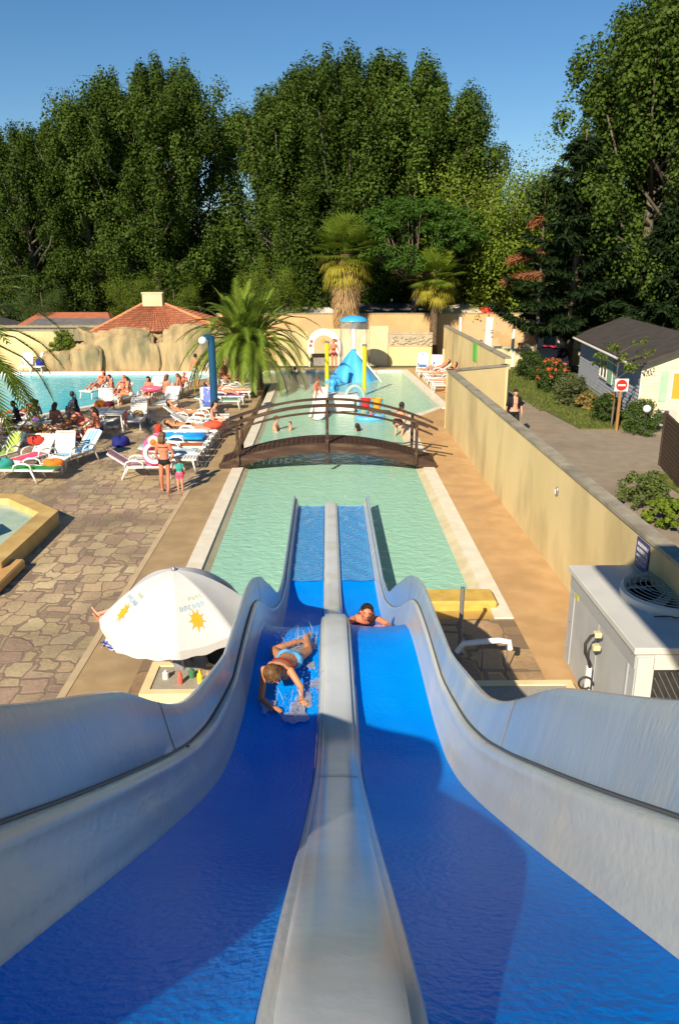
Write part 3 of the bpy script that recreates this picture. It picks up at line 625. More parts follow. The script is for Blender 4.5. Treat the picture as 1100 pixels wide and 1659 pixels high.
# parked cars beyond the wall
def car(x, y, label, cm, rz=0, z=0):
    t = thing('parked_car', label, 'car', (x, y, z), rz, 'parked cars')
    prof = [(-2.05, .3), (2.05, .3), (2.08, .6), (1.95, .82), (1.15, .92), (.55, 1.38), (-1.15, 1.42), (-1.85, .95), (-2.08, .85), (-2.1, .5)]
    mb = MB(); n = len(prof); rows = [(-.82, .93), (-.86, 1), (.86, 1), (.82, .93)]
    vs = [(x_ * s_, y_, .3 + (z_ - .3) * s_) for y_, s_ in rows for x_, z_ in prof]
    mb.add(vs, [(r_ * n + i, r_ * n + (i + 1) % n, r_ * n + n + (i + 1) % n, r_ * n + n + i) for r_ in range(3) for i in range(n)] + [tuple(range(n)), tuple(range(4 * n - 1, 3 * n - 1, -1))]); mb.build('body', cm, t, smooth=True)
    g = mat('car_glass', (.02, .025, .03), None, rough=.05, spec=.6)
    for s in (-1, 1):
        mb = MB(); yy = s * .872; mb.add([(1.0, yy, .93), (.5, yy, 1.31), (-1.1, yy, 1.34), (-1.6, yy, .97)], [(0, 1, 2, 3)]); mb.build('side_window', g, t, fix=False)
    mb = MB(); mb.add([(1.17, -.74, .945), (1.17, .74, .945), (.60, .66, 1.37), (.60, -.66, 1.37)], [(0, 1, 2, 3)]); mb.build('windscreen', g, t, fix=False)
    for s in (-1, 1):
        for xx in (-1.3, 1.3):
            mb = MB(); mb.lathe([(.0001, -.1), (.2, -.1), (.32, -.09), (.33, -.06), (.33, .06), (.32, .09), (.2, .1), (.0001, .1)], 20, M=Matrix.Translation((xx, s * .8, .33)) @ Matrix.Rotation(R(90), 4, 'X')); wl = mb.build('wheel', dark, t)
            mb = MB(); mb.lathe([(.0001, -.02), (.19, -.01), (.19, .01), (.0001, .02)], 16, M=Matrix.Translation((xx, s * .91, .33)) @ Matrix.Rotation(R(90), 4, 'X')); mb.build('rim', grey_metal, wl)
        mb = MB(); mb.ball((2.02, s * .6, .68), (.08, .16, .08), 10, 6); mb.build('headlight', whitepaint, t)
    return t
car(13.0, 46.2, 'black car with a pink thing on its roof beside the mobile home', mat('black_car_paint', (.012, .014, .025), None, rough=.15, coat=.6), R(80))
mb = MB(); mb.grid(lambda u, v: (12.55 + u * .9 + .04 * math.sin(v * 7), 45.6 + v * 1.1, 1.47 + .05 * math.sin(u * 9) * math.cos(v * 8)), 8, 8)
tag(mb.build('beach_towel', mat('hot_pink_cloth', (.65, .05, .12), (.5, .04, .1), 5, .8), smooth='all'), 'crumpled pink towel lying on the roof of the black car', 'towel')
car(10.4, 62, 'grey car parked in the shade under the trees above the back wall', mat('grey_car_paint', (.12, .13, .14), None, rough=.2, coat=.6), R(8), .9)
car(17.0, 66, 'silver car parked in the shade right of the red parasol', mat('silver_car_paint', (.3, .32, .33), None, rough=.2, coat=.6), R(-5), 1.0)
car(-12.5, 67, 'pale car far off in the shade under the left trees', mat('pale_car_paint', (.25, .3, .36), None, rough=.2, coat=.6), R(5), 1.0)

# ============================================================ footbridge
wood = mat('dark_wood', (.06, .03, .02), (.038, .02, .015), 3, .65, .3, 30, stretch=(.6, 4, 4), c3=(.11, .07, .04), s3=2)
br = thing('footbridge', 'dark timber arched footbridge with curved handrails crossing the pool', 'bridge', (0, 24.0, 0))
def arc(x, base, rise, half=3.35): return base + rise * (1 - (x / half)**2)
def beam(y0, y1, base, rise, th, half=3.35, n=28, x0=None):
    mb = MB(); xs = [-half + 2 * half * i / n for i in range(n + 1)]
    for x_ in xs:
        z = arc(x_, base, rise); mb.v += [(x_, y0, z), (x_, y1, z), (x_, y1, z + th), (x_, y0, z + th)]
    for i in range(n):
        for k in range(4): mb.f.append((i * 4 + k, i * 4 + (k + 1) % 4, i * 4 + 4 + (k + 1) % 4, i * 4 + 4 + k))
    mb.f += [(3, 2, 1, 0), tuple(n * 4 + k for k in range(4))]; return mb
beam(-.62, -.50, -.16, .66, .30).build('side_beam', wood, br); beam(.50, .62, -.16, .66, .30).build('side_beam', wood, br)
mb = MB()
for i in range(44):
    x_ = -3.25 + i * 6.5 / 43; z = arc(x_, .12, .66); sl_ = -2 * .66 * x_ / 3.35**2
    mb.box((0, 0, 0), (.135, 1.0, .035), M=Matrix.Translation((x_, 0, z)) @ Matrix.Rotation(-math.atan(sl_), 4, 'Y'))
mb.build('deck_planks', wood, br)
for y_ in (-.56, .56):
    beam(y_ - .045, y_ + .045, 1.16, .76, .07).build('handrail', wood, br)
    beam(y_ - .03, y_ + .03, .94, .76, .06, half=3.2).build('mid_rail', wood, br)
    for x_ in (-2.75, -.02, 2.7):
        mb = MB(); z0 = arc(x_, -.10, .66) - (.42 if abs(x_) < 1 else 0); mb.box((x_, y_ + (-.10 if y_ < 0 else .10), (z0 + arc(x_, 1.16, .76)) / 2), (.09, .08, arc(x_, 1.16, .76) - z0), bev=.008); mb.build('rail_post', wood, br)
# ============================================================ cooling unit on the right
ac = thing('cooling_unit', 'large pale grey cooling unit with a fan guard on top at the right edge', 'cooling unit', (3.72, 8.42, 0))
acm = mat('grey_enamel', (.44, .46, .47), (.40, .42, .43), 1.5, .45, .03, 60, c3=(.36, .37, .36), s3=2); acc = mat('cream_enamel', (.58, .58, .54), (.52, .52, .49), 2, .45)
mb = MB(); mb.box((.925, 1.32, .77), (1.85, 2.64, 1.5), bev=.01); mb.build('casing', acm, ac)
mb = MB(); mb.box((.925, 1.32, 1.565), (1.95, 2.72, .09), bev=.008); mb.build('top_panel', acc, ac)
mb = MB(); mb.box((-.006, 1.32, 1.40), (.012, 2.6, .2)); mb.box((-.008, .22, .68), (.016, .05, 1.2)); mb.box((-.008, 2.4, .68), (.016, .05, 1.2)); mb.box((-.008, 1.3, .68), (.01, .02, 1.2)); mb.build('side_trim', mat('trim_grey', (.36, .37, .38), None, rough=.5), ac)
mb = MB()
for y_ in (.12, 1.3, 2.5):
    for z_ in (.3, .75, 1.2, 1.45): mb.ball((-.016, y_, z_), (.006, .012, .012), 6, 4)
mb.build('screws', grey_metal, ac)
mb = MB(); mb.box((-.008, 2.3, 1.25), (.01, .16, .08)); mb.build('warning_label', mat('yellow_label', (.5, .48, .08), None), ac)
mb = MB(); mb.box((.98, -.004, .72), (1.5, .02, 1.15)); mb.build('coil_face', dark, ac)
mb = MB()
for k in range(36):
    a_ = .24 + k * .08
    for s in (-1, 1):
        x0_ = a_ ; mb.tube([(max(.24, min(1.72, x0_ + (0 if s > 0 else -.0))), -.02, .15), (max(.24, min(1.72, x0_ + s * .6)), -.02, .15 + min(1.12, abs((max(.24, min(1.72, x0_ + s * .6))) - x0_) * 1.87 + .001))], .006, 4)
mb.build('front_mesh', grey_metal, ac)
mb = MB(); mb.box((.11, -.012, .75), (.2, .03, 1.45)); mb.box((.98, -.012, 1.41), (1.55, .03, .2)); mb.build('front_frame', acc, ac)
fc = (1.02, 1.42, 1.61)
mb = MB(); mb.lathe([(.70, 0), (.70, .10), (.66, .13), (.62, .10), (.62, .0)], 40, fc); fr_ = mb.build('fan_ring', acc, ac, smooth=True)
mb = MB(); mb.lathe([(.0001, .003), (.62, .003)], 32, fc); mb.build('fan_well', mat('well_dark', (.12, .12, .11), None), fr_)
mb = MB()
for k in range(9):
    rr_ = .08 + k * .072; mb.tube([(fc[0] + rr_ * math.cos(2 * math.pi * i / 36), fc[1] + rr_ * math.sin(2 * math.pi * i / 36), fc[2] + .15 + .05 * (1 - (rr_ / .7)**2)) for i in range(37)], .0055, 4, cap=False)
for k in range(4):
    a_ = k * math.pi / 4; mb.tube([(fc[0] + r_ * math.cos(a_), fc[1] + r_ * math.sin(a_), fc[2] + .145 + .05 * (1 - (r_ / .7)**2)) for r_ in (-.7, -.35, 0, .35, .7)], .008, 5)
mb.build('fan_guard', mat('guard_steel', (.45, .43, .38), None, rough=.4, metal=.5), fr_, smooth=True)
mb = MB()
for k in range(5):
    M_ = Matrix.Translation((fc[0], fc[1], fc[2] + .05)) @ Matrix.Rotation(k * 2 * math.pi / 5, 4, 'Z')
    mb.grid(lambda u, v: (.1 + u * .48, (v - .5) * (.16 + .22 * u), .04 * (v - .5) * 2), 6, 4, M_)
mb.ball((fc[0], fc[1], fc[2] + .06), (.1, .1, .05), 16, 8); mb.build('fan_blades', mat('fan_plastic', (.42, .36, .25), None, rough=.5), fr_, smooth='all')
mb = MB()
pts = [(.45 + .0 * i, .95, 1.62) for i in range(1)]
mb.tube([(.5 + i * .07, .78 + .03 * math.sin(i), 1.63 + .005 * math.cos(i * 2)) for i in range(12)], .008, 6); mb.build('cable', dark, ac, smooth=True)
t = thing('water_meter_post', 'white post with black curled hose and brass fittings left of the cooling unit', 'hose post', (3.5, 9.35, 0))
mb = MB(); mb.box((0, 0, .42), (.07, .07, .84), bev=.01); mb.build('post', whitepaint, t)
mb = MB(); mb.tube([(.0, -.03, .84), (-.03, -.04, .95), (-.09, -.05, 1.07), (-.1, -.05, 1.2), (-.03, -.03, 1.3), (.06, 0, 1.31)], .022, 8); mb.tube([(-.05 + .09 * math.cos(a), -.06, .62 + .09 * math.sin(a)) for a in [i * .5 for i in range(12)]], .016, 6); mb.build('hose', dark, t, smooth=True)
for z_ in (1.31, 1.12): mb = MB(); mb.box((.07, 0, z_), (.1, .1, .08), bev=.015); mb.build('fitting', mat('brass_cream', (.62, .52, .3), None, rough=.4), t)
# handrail and post beside the slide end
t = thing('grab_rail', 'white curved grab rail on the landing right of the slide', 'rail', (0, 0, 0))
P0 = G(740, 1056, .25); P1 = G(825, 1040, .55)
mb = MB(); mb.tube([P0, P0.lerp(P1, .12) + Vector((0, 0, .12)), P0.lerp(P1, .4) + Vector((0, 0, .1)), P0.lerp(P1, .8) + Vector((0, 0, .06)), P1, P1 + Vector((.02, 0, -.12))], .045, 10); mb.build('rail_tube', mat('white_enamel', (.8, .78, .76), None, rough=.3), t, smooth=True)
mb = MB()
for f_ in (.02, .5, .97): mb = MB(); q_ = P0.lerp(P1, f_); mb.tube([(q_.x, q_.y, 0), (q_.x, q_.y, q_.z + .05)], .010, 8); mb.build('rail_leg', grey_metal, t)
mb = MB(); q_ = G(745, 1040, .2); mb.tube([(q_.x, q_.y, 0), (q_.x, q_.y, 1.15)], .035, 12); mb.lathe([(.08, 0), (.08, .02), (.03, .04)], 12, (q_.x, q_.y, 0))
tag(mb.build('metal_post', grey_metal, smooth=True), 'upright grey metal post beside the white grab rail', 'post')
# cream basins below the slide
def trough(label, c, sz, wall_=.12):
    t = thing('stone_planter', label, 'planter', (c[0], c[1], 0)); x_, y_, z_ = (sz[0] / 2, sz[1] / 2, sz[2])
    pm = mat('cream_plaster', (.74, .62, .36), (.64, .52, .3), 2, .8, .1, 40); mb = MB()
    for a_ in ((0, -y_ + wall_ / 2, 2 * x_, wall_), (0, y_ - wall_ / 2, 2 * x_, wall_), (-x_ + wall_ / 2, 0, wall_, 2 * y_ - 2 * wall_), (x_ - wall_ / 2, 0, wall_, 2 * y_ - 2 * wall_)): mb.box((a_[0], a_[1], z_ / 2), (a_[2], a_[3], z_))
    mb.build('trough_wall', pm, t)
    mb = MB(); mb.box((0, 0, z_ - .04), (2 * x_ - 2 * wall_ - .01, 2 * y_ - 2 * wall_ - .01, .04)); mb.build('slab_top', mat('grey_terrazzo', (.36, .33, .27), (.28, .26, .22), 30, .8), t)
    return t
trough('cream plastered block with a grey top under the white parasol', (-1.98, 9.75), (1.15, .9, .5))
trough('cream plastered block on the landing between the slide and the cooling unit', (2.6, 9.5), (1.7, .7, .35))
# ============================================================ trees and plants
def leaves(centers, rad, per, size, seed, up=.3, aspect=1.0, tri=False, aim=None):
    """leaf sized faces scattered in ellipsoidal clumps; returns verts, faces arrays"""
    r = np.random.default_rng(seed); c = np.repeat(np.asarray(centers, float), per, axis=0); n = len(c)
    rd = np.repeat(np.asarray(rad, float).reshape(len(centers), -1) * np.ones((1, 3)), per, axis=0)
    d = r.normal(size=(n, 3)); d /= np.linalg.norm(d, axis=1)[:, None]; p = c + d * rd * (r.random((n, 1))**.45)
    nn = d + r.normal(size=(n, 3)) * .42; nn[:, 2] += up; nn /= np.linalg.norm(nn, axis=1)[:, None]
    a = r.normal(size=(n, 3)) if aim is None else np.repeat(np.asarray(aim, float), per, axis=0) + r.normal(size=(n, 3)) * .35
    u = a - nn * (a * nn).sum(1)[:, None]; u /= np.linalg.norm(u, axis=1)[:, None]; v = np.cross(nn, u)
    s = (size * r.uniform(.6, 1.3, (n, 1))); u = u * s * aspect; v = v * s / max(1, aspect * .8)
    if tri: V = np.stack([p - v * .5, p + u, p + v * .5], 1).reshape(-1, 3); k = 3
    else: V = np.stack([p - u * .5, p - v * .38 + nn * s * .1, p + u * .5, p + v * .38 + nn * s * .1], 1).reshape(-1, 3); k = 4
    return V, k
def leafmesh(name, sets, m):
    """one mesh from several (V, k) sets, built fast"""
    V = np.concatenate([s[0] for s in sets]); me = bpy.data.meshes.new(name)
    loops = len(V); me.vertices.add(loops); me.vertices.foreach_set('co', V.astype('f').ravel())
    tot = np.concatenate([np.full(len(s[0]) // s[1], s[1]) for s in sets]); me.loops.add(loops); me.loops.foreach_set('vertex_index', np.arange(loops, dtype='i'))
    me.polygons.add(len(tot)); me.polygons.foreach_set('loop_start', np.concatenate([[0], np.cumsum(tot)[:-1]]).astype('i')); me.polygons.foreach_set('loop_total', tot.astype('i'))
    me.update(calc_edges=True); me.materials.append(m); return me
def child(name, me, parent):
    o = bpy.data.objects.new(name, me); col.objects.link(o); o.parent = parent; return o
bark = mat('bark', (.16, .125, .09), (.10, .08, .06), 4, .9, .5, 20, stretch=(3, 3, .5)); barkp = mat('pale_bark', (.15, .13, .10), (.09, .08, .06), 3, .9, .4, 16, stretch=(3, 3, .5))
lf_poplar = leafmat('poplar_leaf', (.045, .088, .013), (.085, .130, .022), .3)
lf_dark = leafmat('conifer_needle', (.012, .032, .012), (.035, .06, .018), .12)
lf_pine = leafmat('pine_needle', (.03, .075, .010), (.06, .12, .018), .1)
lf_bright = leafmat('bright_leaf', (.08, .14, .012), (.16, .21, .03), .3)
lf_hedge = leafmat('hedge_leaf', (.03, .065, .014), (.08, .12, .03), .2)
lf_red = leafmat('dead_needle', (.22, .085, .035), (.32, .13, .06), .15)
lf_palm = leafmat('palm_leaf', (.08, .15, .012), (.16, .22, .03), .25, .4)
def tree_mesh(kind, H, seed):
    r = random.Random(seed); tr = MB(); cs = []; rd = []; aim = []
    if kind == 'poplar':
        H *= 1.0
        tr.tube([(0, 0, 0), (r.uniform(-.2, .2), 0, H * .3), (r.uniform(-.3, .3), r.uniform(-.2, .2), H * .6), (0, 0, H * .93)], [.30, .24, .15, .03], 10)
        for k in range(34):
            h0 = H * (.12 + .72 * (k / 34)); a = k * 2.4 + r.uniform(-.4, .4); out = (1.9 + 1.9 * math.sin(math.pi * min(1, (h0 / H - .05) * 1.05)**.8)) * r.uniform(.65, 1.15); rise = out * r.uniform(1.0, 1.9)
            if h0 / H < .3: rise *= .55; out *= 1.15
            p0 = Vector((0, 0, h0)); p2 = Vector((out * math.cos(a), out * math.sin(a), min(h0 + rise, H * (1 - .22 * (out / 3.8)**2)))); p1 = p0.lerp(p2, .5) + Vector((math.cos(a), math.sin(a), -.3)) * out * .18
            tr.tube([p0, p1, p2], [.09, .06, .015], 5)
            for t_ in (.35, .52, .68, .82, .93, 1.03):
                q = p0.lerp(p1, t_ * 2) if t_ < .5 else p1.lerp(p2, t_ * 2 - 1)
                cs.append((q.x + r.gauss(0, .35), q.y + r.gauss(0, .35), q.z + r.gauss(0, .3))); s = r.uniform(.42, .85); rd.append((s * .8, s * .8, s * 1.25))
        for k in range(20): a = r.uniform(0, 6.28); q = r.uniform(0, 1.5); cs.append((q * math.cos(a), q * math.sin(a), H * r.uniform(.82, .99))); rd.append((.35, .35, .8))
        L_ = [leaves(cs, np.array(rd) * 1.22, 250, .155, seed)]; m, bk = lf_poplar, barkp
    elif kind == 'broad':
        tr.tube([(0, 0, 0), (.1, 0, H * .35), (-.1, .1, H * .8)], [.22, .15, .04], 9)
        for k in range(26):
            a = r.uniform(0, 6.28); h0 = H * r.uniform(.2, .6); o = H * .36 * r.uniform(.5, 1); p2 = (o * math.cos(a), o * math.sin(a), h0 + H * r.uniform(.1, .38))
            tr.tube([(0, 0, h0), (p2[0] * .5, p2[1] * .5, h0 + (p2[2] - h0) * .4), p2], [.07, .04, .012], 5)
            for j in range(6): cs.append(tuple(np.array(p2) * (1 - .12 * j * r.random()) + np.array([r.gauss(0, H * .055) for _ in range(3)]))); rd.append(H * r.uniform(.065, .11))
        L_ = [leaves(cs, rd, 150, .17, seed)]; m, bk = lf_bright, bark
    elif kind == 'conifer':
        tr.tube([(0, 0, 0), (0, 0, H * .5), (0, 0, H * .98)], [.28, .16, .02], 10); n = 62
        for k in range(n):
            t_ = k / n; h0 = H * (.16 + .80 * t_); a = k * 2.399 + r.uniform(-.3, .3); o = (H * (.31 if seed < 12 else .26)) * (1 - t_)**.7 * r.uniform(.7, 1.2) + .35
            ex = Vector((o * math.cos(a), o * math.sin(a), h0 + o * r.uniform(-.12, .28)))
            mid = Vector((ex.x * .5, ex.y * .5, h0 - .05 * o)); tr.tube([(0, 0, h0), mid, ex], [.06, .035, .008], 4)
            m_ = max(4, int(o * 3.4))
            for j in range(m_):
                f_ = .2 + .85 * j / m_; q = Vector((0, 0, h0)).lerp(mid, f_ * 2) if f_ < .5 else mid.lerp(ex, f_ * 2 - 1); w_ = .12 + .24 * o * (1 - abs(f_ - .55))*.6
                for s in (-1, 1):
                    cs.append((q.x - s * math.sin(a) * w_ * r.random(), q.y + s * math.cos(a) * w_ * r.random(), q.z - .06 * r.random())); rd.append((.26, .26, .10)); aim.append((math.cos(a + s * .6), math.sin(a + s * .6), -.15))
        L_ = [leaves(cs, rd, 34, .20, seed, up=1.0, aspect=1.9, tri=True, aim=aim)]; m, bk = lf_dark, bark
    elif kind == 'umbrella':
        tr.tube([(0, 0, 0), (.2, 0, H * .35), (.1, 0, H * .55)], [.32, .26, .2], 10); W = H * .46
        for k in range(34):
            a = r.uniform(0, 6.28); o = W * math.sqrt(r.random()); z = H * (.55 + .40 * math.sqrt(max(0, 1 - (o / W)**2)))
            tr.tube([(.1, 0, H * .45), (o * .45 * math.cos(a), o * .45 * math.sin(a), H * .55), (o * math.cos(a), o * math.sin(a), z - .3)], [.11, .06, .015], 5)
            for j in range(11): cs.append((o * math.cos(a) + r.gauss(0, .8), o * math.sin(a) + r.gauss(0, .8), z - abs(r.gauss(0, .55)))); rd.append((.5, .5, .28))
        L_ = [leaves(cs, rd, 85, .14, seed, up=.8, aspect=1.8, tri=True)]; m, bk = lf_pine, bark
    return tr, L_, m, bk
protos = {}
def plant(kind, variant, H, name, label, x, y, group=None, s=1.0, rz=None, z=0, m=None, trunk=True):
    key = (kind, variant)
    if key not in protos:
        tr, L_, lm, bk = tree_mesh(kind, H, hash(kind + 'abc') % 7 * 0 + variant * 17 + len(kind))
        t = thing(name, label, 'tree', (x, y, z), 0, group); tk = tr.build('trunk', bk, t, smooth='all', fix=False)
        child('crown', leafmesh('crown', L_, lm), t); protos[key] = (t, H)
        t.scale = (s, s, s); t.rotation_euler.z = rz or 0
    else:
        src, H0 = protos[key]; t = dup(src, (x, y, z), rz or 0, label, group); t.name = name
        if not group and 'group' in t: del t['group']
        t.scale = (s * H / H0,) * 3
    if m:
        for c in t.children:
            if c.name.startswith('crown'): c.material_slots[0].link = 'OBJECT'; c.material_slots[0].material = m
    return t
GP = 'tall poplars in the row behind the pool'
def at_y(u, v, y): p = G(u, v, 0, y); return p.x, p.z
# (pixel column, pixel row of the top, distance, text of its own)
pops = [(-25, 200, 62, 'poplar cut by the left edge of the photo'), (30, 205, 60, 'shorter poplar second from the left edge'), (78, 190, 63, 'poplar on the rising left shoulder of the row'), (125, 165, 61, 'poplar just left of the highest left hand clump'),
        (178, 120, 62, 'tall poplar above the roof chimney on its left'), (232, 92, 60, 'tallest poplar of the left clump above the chimney'), (282, 108, 63, 'poplar right of the tallest left clump top'),
        (458, 128, 61, 'first poplar right of the gap of sky'), (490, 112, 63, 'poplar behind the date palm'), (520, 104, 61, 'poplar between the date palm and the skirted palm'), (556, 84, 60, 'tall poplar straight above the skirted palm'), (606, 86, 62, 'highest poplar near the middle, above the umbrella pine'), (655, 92, 60, 'tall poplar above the middle of the umbrella pine'),
        (690, 108, 62, 'tall poplar above the right part of the umbrella pine'), (706, 125, 61, 'tall poplar near the right end of the middle clump'), (738, 200, 61, 'last and lowest poplar of the middle clump, on its right shoulder')]
for i, (u, v, y, tx) in enumerate(pops):
    x, zt = at_y(u, v, y); plant('poplar', i % 3, zt * 1.01 - .5, 'poplar_tree', tx, x, y, GP, 1.0, rz=i * 1.7)
    t = None
rr = random.Random(77)
for i, (u, v, y, tx) in enumerate([(1088, 30, 47, 'tall poplar rising behind the dark fir on its right'), (1128, -5, 46, 'tallest poplar at the top right corner'), (1165, 20, 50, 'tall poplar cut by the right edge'), (1062, 150, 56, 'lower poplar behind the top of the dark fir'), (1100, 90, 57, 'poplar filling the gap behind the right hand tall ones')]):
    x, zt = at_y(u, v, y); plant('poplar', (i + 1) % 3, zt * 1.05 + .2, 'poplar_tree', tx, x, y, 'tall poplars on the right behind the mobile home', rz=i * 2.1 + 1)
for i, (u, v, y, tx) in enumerate([(50, 260, 70, 'behind the shorter left poplars'), (150, 210, 71, 'behind the left shoulder'), (240, 150, 70, 'behind the chimney clump'), (200, 190, 72, 'behind the end of the left clump'), (520, 170, 70, 'behind the date palm poplars'), (530, 140, 71, 'behind the skirted palm poplars'), (630, 140, 70, 'behind the umbrella pine poplars'), (690, 190, 71, 'behind the right shoulder of the middle clump'), (-70, 200, 66, 'beyond the left edge')]):
    x, zt = at_y(u, v + 75, y); plant('poplar', i % 3, zt * .94, 'poplar_tree', 'poplar of the second row ' + tx, x, y, 'second row of poplars', rz=i * 2.7)
# mid green trees and dark conifers
for u, v, y, tx, s_ in ((800, 262, 56, 'light green round tree left of the dark fir'), (845, 250, 58, 'light green tree with the highest top left of the dark fir'), (765, 330, 57, 'light green tree beside the umbrella pine')) and [(800, 262, 56, 'light green round tree left of the dark fir', 1), (845, 250, 58, 'light green tree with the highest top left of the dark fir', 1), (790, 345, 57, 'smaller light green tree right beside the umbrella pine', 1)]:
    x, zt = at_y(u, v, y); plant('broad', int(u) % 2, zt * 1.08, 'leafy_tree', tx, x, y, None, rz=u)
x, zt = at_y(885, 262, 60); plant('broad', 1, zt, 'leafy_tree', 'dull brownish green tree between the light green trees and the dark fir', x, 60, m=leafmat('dull_leaf', (.05, .055, .02), (.10, .085, .035), .2))
x, zt = at_y(232, 448, 56); plant('broad', 0, 5.6, 'leafy_tree', 'low bright green tree behind the tiled roof left of its chimney', x - .6, 56)
x, zt = at_y(280, 445, 58); plant('broad', 1, 5.6, 'leafy_tree', 'low bright green tree behind the chimney on its right side', x, 58)
x, zt = at_y(445, 430, 55); plant('broad', 0, 6.4, 'leafy_tree', 'bushy green tree right behind the crown of the date palm', x, 55)
x, zt = at_y(65, 460, 57); plant('broad', 1, 5.2, 'leafy_tree', 'dark low tree behind the cabins at the far left', x, 57, m=lf_hedge)
x, zt = at_y(952, 200, 46); plant('conifer', 0, zt, 'fir_tree', 'tall dark drooping fir beside the grey mobile home', x, 46)
x, zt = at_y(928, 335, 54); plant('conifer', 1, zt, 'fir_tree', 'shorter dark fir at the left side of the tall fir', x, 54)
x, zt = at_y(1085, 330, 42); plant('conifer', 1, 9.6, 'fir_tree', 'dark fir behind the mobile home at the right edge', x + 1.2, 44)
x, zt = at_y(668, 312, 56); plant('umbrella', 0, zt, 'umbrella_pine', 'umbrella pine with a flat dark green dome behind the right hand palm', x, 54)
for u, v, y, tx in ((352, 300, 66, 'dark tree low in the gap between the two poplar clumps, on its left'), (400, 285, 67, 'dark tree low in the gap between the two poplar clumps, on its right'), (300, 330, 68, 'dark tree deep under the left poplar clump'), (45, 330, 66, 'dark tree under the poplars at the far left'), (150, 330, 67, 'dark tree under the poplars left of the chimney'), (930, 300, 60, 'dark tree filling in behind the tall fir'), (1010, 260, 58, 'dark tree between the fir and the right poplars')):
    x, zt = at_y(u, v, y); plant('broad', int(u) % 2, zt, 'leafy_tree', tx, x, y, None, rz=u, m=lf_hedge)
# dead orange branches hanging in the trees
t = thing('dead_pine', 'thin tree with rust coloured dead branches between the light green trees and fir', 'tree', (G(872, 500, 0, 46).x, 46, 0))
mb = MB(); mb.tube([(0, 0, 0), (0, 0, 4), (-.1, 0, 9.8)], [.11, .09, .02], 7); cs = []; rd = []; aim = []
for z_, o_, s in ((6.7, 1.9, -1), (5.6, 2.1, -1), (8.6, .7, -1)):
    mb.tube([(0, 0, z_), (s * o_ * .5, -.2, z_ - .1), (s * o_, -.3, z_ - .45)], [.04, .025, .01], 4)
    for k in range(14): f_ = k / 14; cs.append((s * o_ * f_, -.25 * f_, z_ - .45 * f_ * f_ - .08)); rd.append((.15, .15, .10)); aim.append((s, 0, -.6))
mb.build('trunk', bark, t, fix=False); child('crown', leafmesh('crown', [leaves(cs, rd, 40, .2, 5, aspect=2.2, tri=True, aim=aim)], lf_red), t)
cs = [(random.Random(i).gauss(0, .5), random.Random(i + 90).gauss(0, .5), 8.0 + (i % 20) * .12) for i in range(40)]
child('green_top', leafmesh('green_top', [leaves(cs, [.4] * 40, 40, .2, 9)], lf_hedge), t)
# far-off wood as one mass
rr = random.Random(9); cs = []; rd = []
for k in range(1300):
    x = rr.uniform(-75, 85); cs.append((x, rr.uniform(78, 92), rr.uniform(0, 1)**.8 * (10.5 + 2.5 * math.sin(x * .17)))); rd.append(rr.uniform(.9, 1.9))
o = bpy.data.objects.new('woodland', leafmesh('woodland', [leaves(cs, rd, 60, .5, 3)], lf_hedge)); col.objects.link(o); tag(o, 'dark mass of woodland closing the view behind the poplars', 'woodland', kind='stuff')

# ---------------------------------------------------------------- palms
def frond(V, base, a, el, L, droop, lw, rnd, n=26, twist=0):
    """feather frond: arched rachis, leaflets folded in a V; appended as triangles"""
    p = Vector(base); d = Vector((math.cos(a) * math.cos(el), math.sin(a) * math.cos(el), math.sin(el))); st = L / n; side = Vector((-math.sin(a), math.cos(a), 0)); path = [p.copy()]
    for i in range(n):
        d = (d + Vector((0, 0, -droop * st * (1 + i / n)))).normalized(); p = p + d * st; path.append(p.copy())
        f_ = i / n; ll = lw * math.sin(math.pi * min(1, .12 + .86 * f_))**.7 * rnd.uniform(.85, 1.1); upv = side.cross(d).normalized()
        if upv.z < 0: upv = -upv
        for s in (-1, 1):
            dirv = (side * s * .8 + d * .75 + upv * .22 + Vector((0, 0, -.12 - .5 * f_ * droop))).normalized(); e = p + dirv * ll; wv = d * .06
            V += [p - wv, e, p + wv, p - wv * .2]
    return path
def rib_tube(mb, path, r0): mb.tube([path[i] for i in range(0, len(path), 5)] + [path[-1]], [r0 * (1 - i / 7) + .004 for i in range(len(range(0, len(path), 5)) + 1)], 4)
def palm_trunk(mb, pts, r0, r1, rnd, scale=.16):
    L_ = 0; mb.tube(pts, [r0 + (r1 - r0) * i / (len(pts) - 1) for i in range(len(pts))], 12)
    for i in range(len(pts) - 1):
        a_, b_ = Vector(pts[i]), Vector(pts[i + 1]); n = int((b_ - a_).length / .11)
        for k in range(n):
            c_ = a_.lerp(b_, k / n); rr_ = r0 + (r1 - r0) * (i + k / n) / (len(pts) - 1)
            for j in range(9):
                an = j * .698 + k * .35 + rnd.uniform(-.1, .1); o = Vector((math.cos(an), math.sin(an), 0)); t_ = Vector((-o.y, o.x, 0))
                q = c_ + o * rr_ * .95; mb.add([q - t_ * .06, q + t_ * .06, q + o * .07 + Vector((0, 0, .10)) + t_ * .04, q + o * .07 + Vector((0, 0, .10)) - t_ * .04, q + Vector((0, 0, .14))], [(0, 1, 2, 3), (3, 2, 4)])
tr_date = mat('palm_trunk', (.20, .14, .085), (.11, .075, .05), 9, .9, .5, 30)
